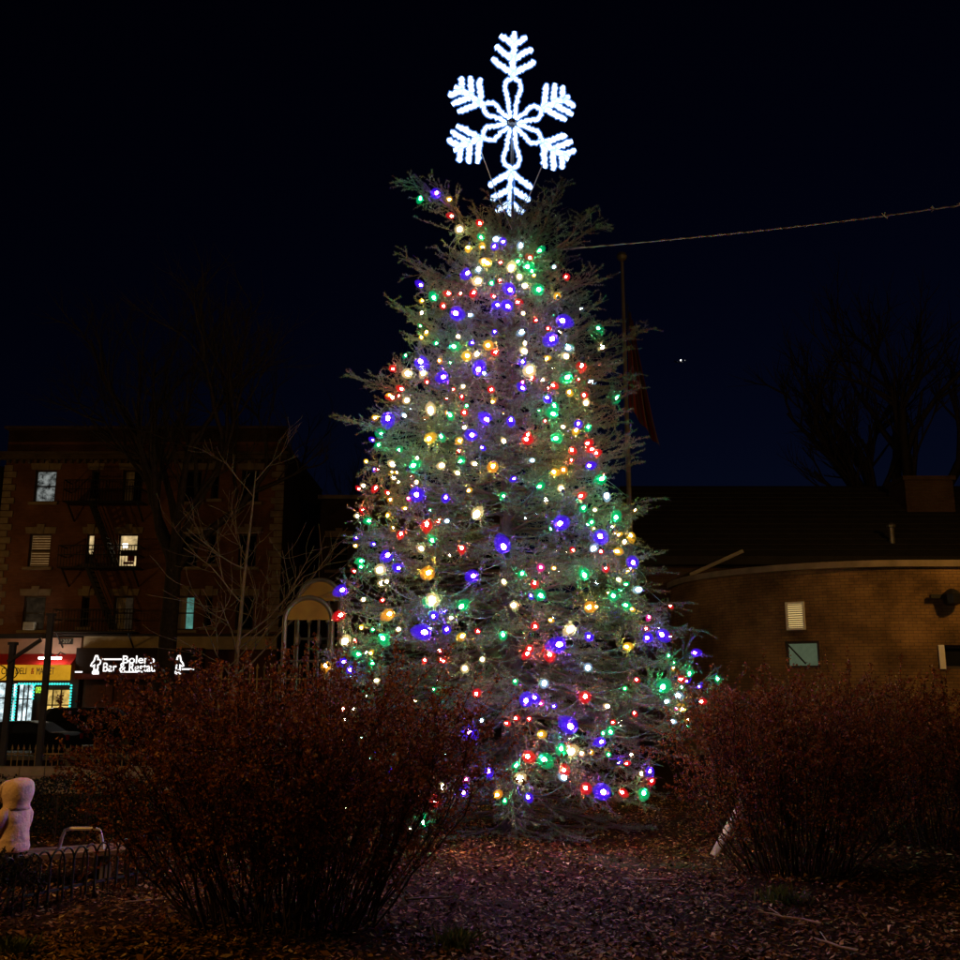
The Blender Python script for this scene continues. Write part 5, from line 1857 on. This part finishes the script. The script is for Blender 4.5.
# ------------------------------------------------------------------ shrubs
def shrub(name, label, base, hw, hd_, h, n_stem, n_leaf, colors, seed, group=None, leafy=0.35, leaf=0.022, foot=0.22):
    rs = np.random.default_rng(seed)
    b = np.array(base)
    o = empty(name, base, label, "shrub", group)
    S0, S1, R0, R1 = [], [], [], []
    tips = []
    for k in range(n_stem):
        a = rs.uniform(0, 2 * math.pi)
        q = math.sqrt(rs.uniform(0, 1))
        root = b + np.array([math.cos(a) * q * foot * hw, math.sin(a) * q * foot * hd_, -0.03])
        hh_ = h * rs.uniform(0.72, 1.0) * (1 - 0.22 * q ** 3)
        tip = b + np.array([math.cos(a) * q * hw * rs.uniform(0.85, 1.05), math.sin(a) * q * hd_ * rs.uniform(0.85, 1.05), hh_])
        m2 = 8
        bow = rs.normal(0, 0.11, 3)
        prev = root
        pts = [root]
        for j in range(1, m2 + 1):
            t = j / m2
            p = root * (1 - t) + tip * t
            # vase shape: rises first, then spreads
            sp = t ** 0.9
            p[0] = root[0] + (tip[0] - root[0]) * sp
            p[1] = root[1] + (tip[1] - root[1]) * sp
            p[2] = root[2] + (tip[2] - root[2]) * t ** 0.85
            p = p + bow * math.sin(math.pi * t) + rs.normal(0, 0.012, 3)
            pts.append(p)
        r_ = rs.uniform(0.005, 0.011)
        for j in range(m2):
            S0.append(pts[j]); S1.append(pts[j + 1]); R0.append(r_ * (1 - 0.8 * j / m2)); R1.append(r_ * (1 - 0.8 * (j + 1) / m2))
        # side twigs
        for j in range(rs.integers(9, 15)):
            t = rs.uniform(0.22, 1.0)
            i = min(int(t * m2), m2 - 1)
            p = pts[i] + (pts[i + 1] - pts[i]) * (t * m2 - i)
            d = (pts[i + 1] - pts[i]); d = d / (np.linalg.norm(d) + 1e-9)
            d2 = d * 0.7 + rs.normal(0, 0.62, 3) + np.array([0, 0, 0.15]); d2 /= np.linalg.norm(d2)
            l = rs.uniform(0.12, 0.34) * h / 1.7
            e = p + d2 * l
            e2 = e + (d2 + rs.normal(0, 0.3, 3)) * l * 0.5
            S0 += [p, e]; S1 += [e, e2]; R0 += [0.0032, 0.0024]; R1 += [0.0024, 0.0012]
            tips.append((p, e, t)); tips.append((e, e2, t))
    V, F = tubes_np(np.array(S0), np.array(S1), R0, R1, 3)
    st = build_np("stems", V, F, mat("shrub_stem", (0.045, 0.03, 0.022), 0.9, 0.35, 6, spec=0.05), o)
    st["kind"] = "stuff"
    T0 = np.array([t[0] for t in tips]); T1 = np.array([t[1] for t in tips]); tt = np.array([t[2] for t in tips])
    zf = (T1[:, 2] - b[2]) / h
    w = (leafy + (1 - leafy) * np.clip(zf, 0, 1) ** 1.6) * (0.4 + 0.6 * tt)
    idx = rs.choice(len(T0), n_leaf, p=w / w.sum())
    u = rs.random(n_leaf)[:, None]
    c = T0[idx] * (1 - u) + T1[idx] * u + rs.normal(0, 0.008, (n_leaf, 3))
    d = rs.normal(size=(n_leaf, 3)); d /= np.linalg.norm(d, axis=1, keepdims=True)
    e = np.cross(d, rs.normal(size=(n_leaf, 3))); e /= np.linalg.norm(e, axis=1, keepdims=True)
    nn = np.cross(d, e)
    ls = rs.uniform(0.6, 1.25, n_leaf)[:, None] * leaf
    V = np.stack([c, c + d * ls * 0.55 + e * ls * 0.34 + nn * ls * 0.10, c + d * ls, c + d * ls * 0.55 - e * ls * 0.34 + nn * ls * 0.10], 1).reshape(-1, 3)
    F = np.arange(n_leaf * 4).reshape(-1, 4)
    lf = build_np("leaves", V, F, random_mat(name + "_leaf", colors, 0.6, 0.25), o)
    lf["kind"] = "stuff"
    return o
REDS = [(0.03, 0.010, 0.004), (0.13, 0.030, 0.006), (0.22, 0.056, 0.010), (0.08, 0.020, 0.005), (0.26, 0.095, 0.020), (0.14, 0.036, 0.007), (0.36, 0.18, 0.08)]
DULL = [(0.018, 0.008, 0.004), (0.05, 0.013, 0.006), (0.09, 0.020, 0.008), (0.035, 0.012, 0.006), (0.08, 0.03, 0.012), (0.16, 0.10, 0.05)]
g_ = on_ground(285, 935)
shrub("barberry_shrub", "dense reddish barberry shrub on bare stems between the hoop fence and the spruce", (g_.x - 0.06, g_.y + 0.35, 0), 1.55, 1.2, 1.70, 190, 78000, REDS, 5, leafy=0.75, leaf=0.027, foot=0.42)
g_ = on_ground(800, 880)
shrub("barberry_shrub", "wine red shrub with bare lower stems beside the leaning stake", (g_.x + 0.05, g_.y + 0.3, 0), 1.25, 1.0, 1.66, 130, 40000, DULL, 6, leafy=0.5, leaf=0.026, foot=0.38)
g_ = on_ground(930, 855)
shrub("barberry_shrub", "broad dark red shrub growing against the assumed street lamp side of another shrub", (g_.x + 0.45, g_.y + 0.9, 0), 1.95, 1.3, 1.68, 170, 64000, DULL, 8, leafy=0.6, leaf=0.028, foot=0.6)
# low clipped dark hedge behind the bench
def hedge(name, label, x0, x1, y0, y1, z0, h, n, seed):
    rs = np.random.default_rng(seed)
    o = empty(name, ((x0 + x1) / 2, (y0 + y1) / 2, z0), label, "hedge")
    c = np.stack([rs.uniform(x0, x1, n), rs.uniform(y0, y1, n), z0 + h * rs.uniform(0, 1, n) ** 0.8], 1)
    c[:, 2] += 0.05 * np.sin(c[:, 0] * 5) * (c[:, 2] > z0 + h * 0.7)
    d = rs.normal(size=(n, 3)); d /= np.linalg.norm(d, axis=1, keepdims=True)
    e = np.cross(d, rs.normal(size=(n, 3))); e /= np.linalg.norm(e, axis=1, keepdims=True)
    V = np.stack([c, c + d * 0.02 + e * 0.012, c + d * 0.04, c + d * 0.02 - e * 0.012], 1).reshape(-1, 3)
    F = np.arange(n * 4).reshape(-1, 4)
    q = build_np("leaves", V, F, random_mat("hedge_leaf", [(0.004, 0.006, 0.003), (0.009, 0.012, 0.006), (0.014, 0.016, 0.008)], 0.6), o)
    q["kind"] = "stuff"
    m_ = MB()
    rr = random.Random(seed)
    for k in range(40):
        x, y = rr.uniform(x0 + .1, x1 - .1), rr.uniform(y0 + .1, y1 - .1)
        m_.tube([(x, y, z0 - 0.05), (x + rr.uniform(-.08, .08), y + rr.uniform(-.08, .08), z0 + h * 0.9)], [0.012, 0.004], 4)
    q = build("stems", m_, mat("shrub_stem", (0.075, 0.05, 0.038)), o)
    q["kind"] = "stuff"
a_ = at(36, 820, 12.2)
hedge("clipped_hedge", "low dark clipped hedge behind the bench", a_.x - 2.2, a_.x + 2.6, 11.6, 12.9, 0, 0.62, 16000, 3)
# small dark bush at the end of the hoop fence
g_ = on_ground(-2, 912)
shrub("small_bush", "small dark leafy bush at the end of the hoop fence", (g_.x - 0.1, g_.y + 0.02, 0), 0.24, 0.22, 0.42, 26, 2600, [(0.010, 0.010, 0.008), (0.02, 0.02, 0.012), (0.03, 0.024, 0.014)], 12, leafy=0.6, leaf=0.03, foot=0.5)

# ------------------------------------------------------------------ leaning stake, pale sheet, weeds, litter
A = on_ground(717, 852); B = at(752, 786, A.y + 0.1)
stk = empty("leaning_stake", A, "pale round wooden stake leaning towards the wine red shrub", "stake")
m_ = MB(); m_.tube([A + (A - B) * 0.12, A.lerp(B, 0.5), B], [0.052, 0.05, 0.047], 10)
build("shaft", m_, mat("pale_wood", (0.36, 0.29, 0.22), 0.8, 0.3, 7, 0.5, 40), stk, smooth=True)
for t in (0.42, 0.62):
    m_ = MB(); p = A.lerp(B, t); d = (B - A).normalized()
    m_.tube([p - d * 0.008, p + d * 0.008], 0.056, 10)
    build("band", m_, M_BLACK, stk)

A = on_ground(523, 828)
V, Fq = [], []
for j in range(9):
    for i in range(15):
        V.append((A.x - 0.26 + i * 0.035 + random.gauss(0, .004), A.y - 0.12 + j * 0.035 + random.gauss(0, .004), 0.04 + 0.035 * math.sin(i * 0.9 + j * 0.7) + 0.015 * random.random() + 0.02))
for j in range(8):
    for i in range(14):
        a_ = j * 15 + i
        Fq.append((a_, a_ + 1, a_ + 16, a_ + 15))
o = build_np("plastic_sheet", np.array(V), np.array(Fq), mat("pale_plastic", (0.55, 0.58, 0.58), 0.4, 0.1, 5), origin=A, smooth=True)
sm = o.modifiers.new("thick", 'SOLIDIFY'); sm.thickness = 0.003
tag(o, "crumpled pale plastic sheet lying under the lowest spruce boughs", "plastic sheet")

def weed(px, py, n, label, rr=0.16):
    g_ = on_ground(px, py)
    z0 = float(ground_z(g_.x, g_.y))
    m_ = MB()
    for k in range(n):
        a_ = random.uniform(0, 6.28); q = random.uniform(0, rr)
        b_ = Vector((g_.x + math.cos(a_) * q, g_.y + math.sin(a_) * q, z0 - 0.01))
        h_ = random.uniform(0.05, 0.13)
        t_ = b_ + Vector((random.gauss(0, .05), random.gauss(0, .05), h_))
        w_ = Vector((math.cos(a_ + 1.57), math.sin(a_ + 1.57), 0)) * random.uniform(0.006, 0.014)
        mid = b_.lerp(t_, 0.6) + Vector((0, 0, 0.01))
        m_.raw([b_ - w_ * 0.4, b_ + w_ * 0.4, mid + w_, t_, mid - w_], [(0, 1, 2, 3, 4)])
    o = empty("weed_tuft", (g_.x, g_.y, z0), label, "weed")
    build("blades", m_, random_mat("weed_leaf", [(0.03, 0.045, 0.012), (0.07, 0.085, 0.02), (0.11, 0.11, 0.03)], 0.7, 0.2), o)["kind"] = "stuff"
weed(456, 950, 170, "low green weed tuft on the open mulch")
weed(782, 905, 150, "low yellowish weed tuft at the foot of the wine red shrub", 0.22)
weed(10, 957, 120, "small green weed tuft on the mulch by the hoop fence")

def litter():
    n = 170000
    y = 5.2 + (rng.random(n) ** 1.7) * 12.5
    x = rng.uniform(-1, 1, n) * (3.5 + y * 0.55)
    dens = 0.5 + 0.25 * np.sin(x * 2.1 + np.sin(y * 1.3) * 2) + 0.25 * np.sin(y * 2.9 + np.sin(x * 1.7) * 2) + 0.2 * np.sin(x * 6.3 + y * 5.1)
    keep = rng.random(n) < np.clip(dens + 0.25, 0.45, 1.0)
    x, y = x[keep], y[keep]
    n = len(x)
    z = ground_z(x, y) + 0.006 + rng.random(n) * 0.022
    c = np.stack([x, y, z], 1)
    chip = rng.random(n) < 0.45
    L = np.where(chip, rng.uniform(0.02, 0.085, n), rng.uniform(0.015, 0.05, n) + 0.05 * (rng.random(n) < 0.06))[:, None]
    Wd = np.where(chip, rng.uniform(0.004, 0.011, n), rng.uniform(0.010, 0.024, n))[:, None]
    yaw = rng.uniform(0, 2 * math.pi, n)
    tilt = rng.normal(0, 0.28, n)
    d = np.stack([np.cos(yaw) * np.cos(tilt), np.sin(yaw) * np.cos(tilt), np.sin(tilt)], 1)
    e = np.cross(d, np.array([0, 0, 1.0]) + rng.normal(0, 0.35, (n, 3)))
    e /= np.linalg.norm(e, axis=1, keepdims=True)
    nn = np.cross(e, d)
    cup = rng.uniform(-0.25, 0.35, n)[:, None] * L * np.where(chip, 0.1, 1)[:, None]
    V = np.stack([c - d * L / 2, c + e * Wd + nn * cup, c + d * L / 2, c - e * Wd + nn * cup], 1).reshape(-1, 3)
    F = np.arange(n * 4).reshape(-1, 4)
    m_ = random_mat("leaf_litter", [(0.022, 0.009, 0.003), (0.10, 0.045, 0.012), (0.18, 0.075, 0.018), (0.05, 0.019, 0.005), (0.13, 0.055, 0.014), (0.03, 0.013, 0.004), (0.23, 0.12, 0.035), (0.08, 0.035, 0.009), (0.02, 0.009, 0.003), (0.45, 0.30, 0.14)], 0.8)
    o = build_np("leaf_litter", V, F, m_)
    tag(o, "fallen brown leaves and wood chips scattered over the mulch", "leaf litter", None, "stuff")
litter()
m_ = MB()
TWIGS = ((790, 925, 0.5, 2.3, "longest dry forked twig lying near the yellowish weed tuft"), (835, 948, 0.35, 2.0, "short dry forked twig lying beyond the yellowish weed tuft on open mulch"),
         (150, 905, 0.35, 0.5, "dry forked twig lying between the hoop fence and the reddish barberry"), (430, 902, 0.35, 0.1, "dry forked twig lying beside the bare stems of the reddish barberry"),
         (645, 885, 0.4, 2.8, "dry forked twig lying on mulch before the spruce skirt"))
for (px, py, L_, a_, lab) in TWIGS:
    g_ = on_ground(px, py)
    d = Vector((math.cos(a_), math.sin(a_), 0)) * L_
    m_ = MB()
    zz = float(ground_z(g_.x, g_.y)) + 0.03
    P = [Vector((g_.x, g_.y, zz)) + d * t + Vector((random.gauss(0, .012), random.gauss(0, .012), random.uniform(0, .012))) for t in (-0.5, -0.2, 0.1, 0.3, 0.5)]
    m_.tube(P, [0.009, 0.008, 0.007, 0.006, 0.004], 6)
    m_.tube([P[2], P[2] + d * 0.3 + Vector((0.05, 0.06, 0.03))], [0.005, 0.003], 5)
    o = build("fallen_twig", m_, mat("dry_twig", (0.22, 0.16, 0.11), 0.85, 0.3, 9), origin=P[2])
    tag(o, lab, "twig", "fallen twigs on the mulch")
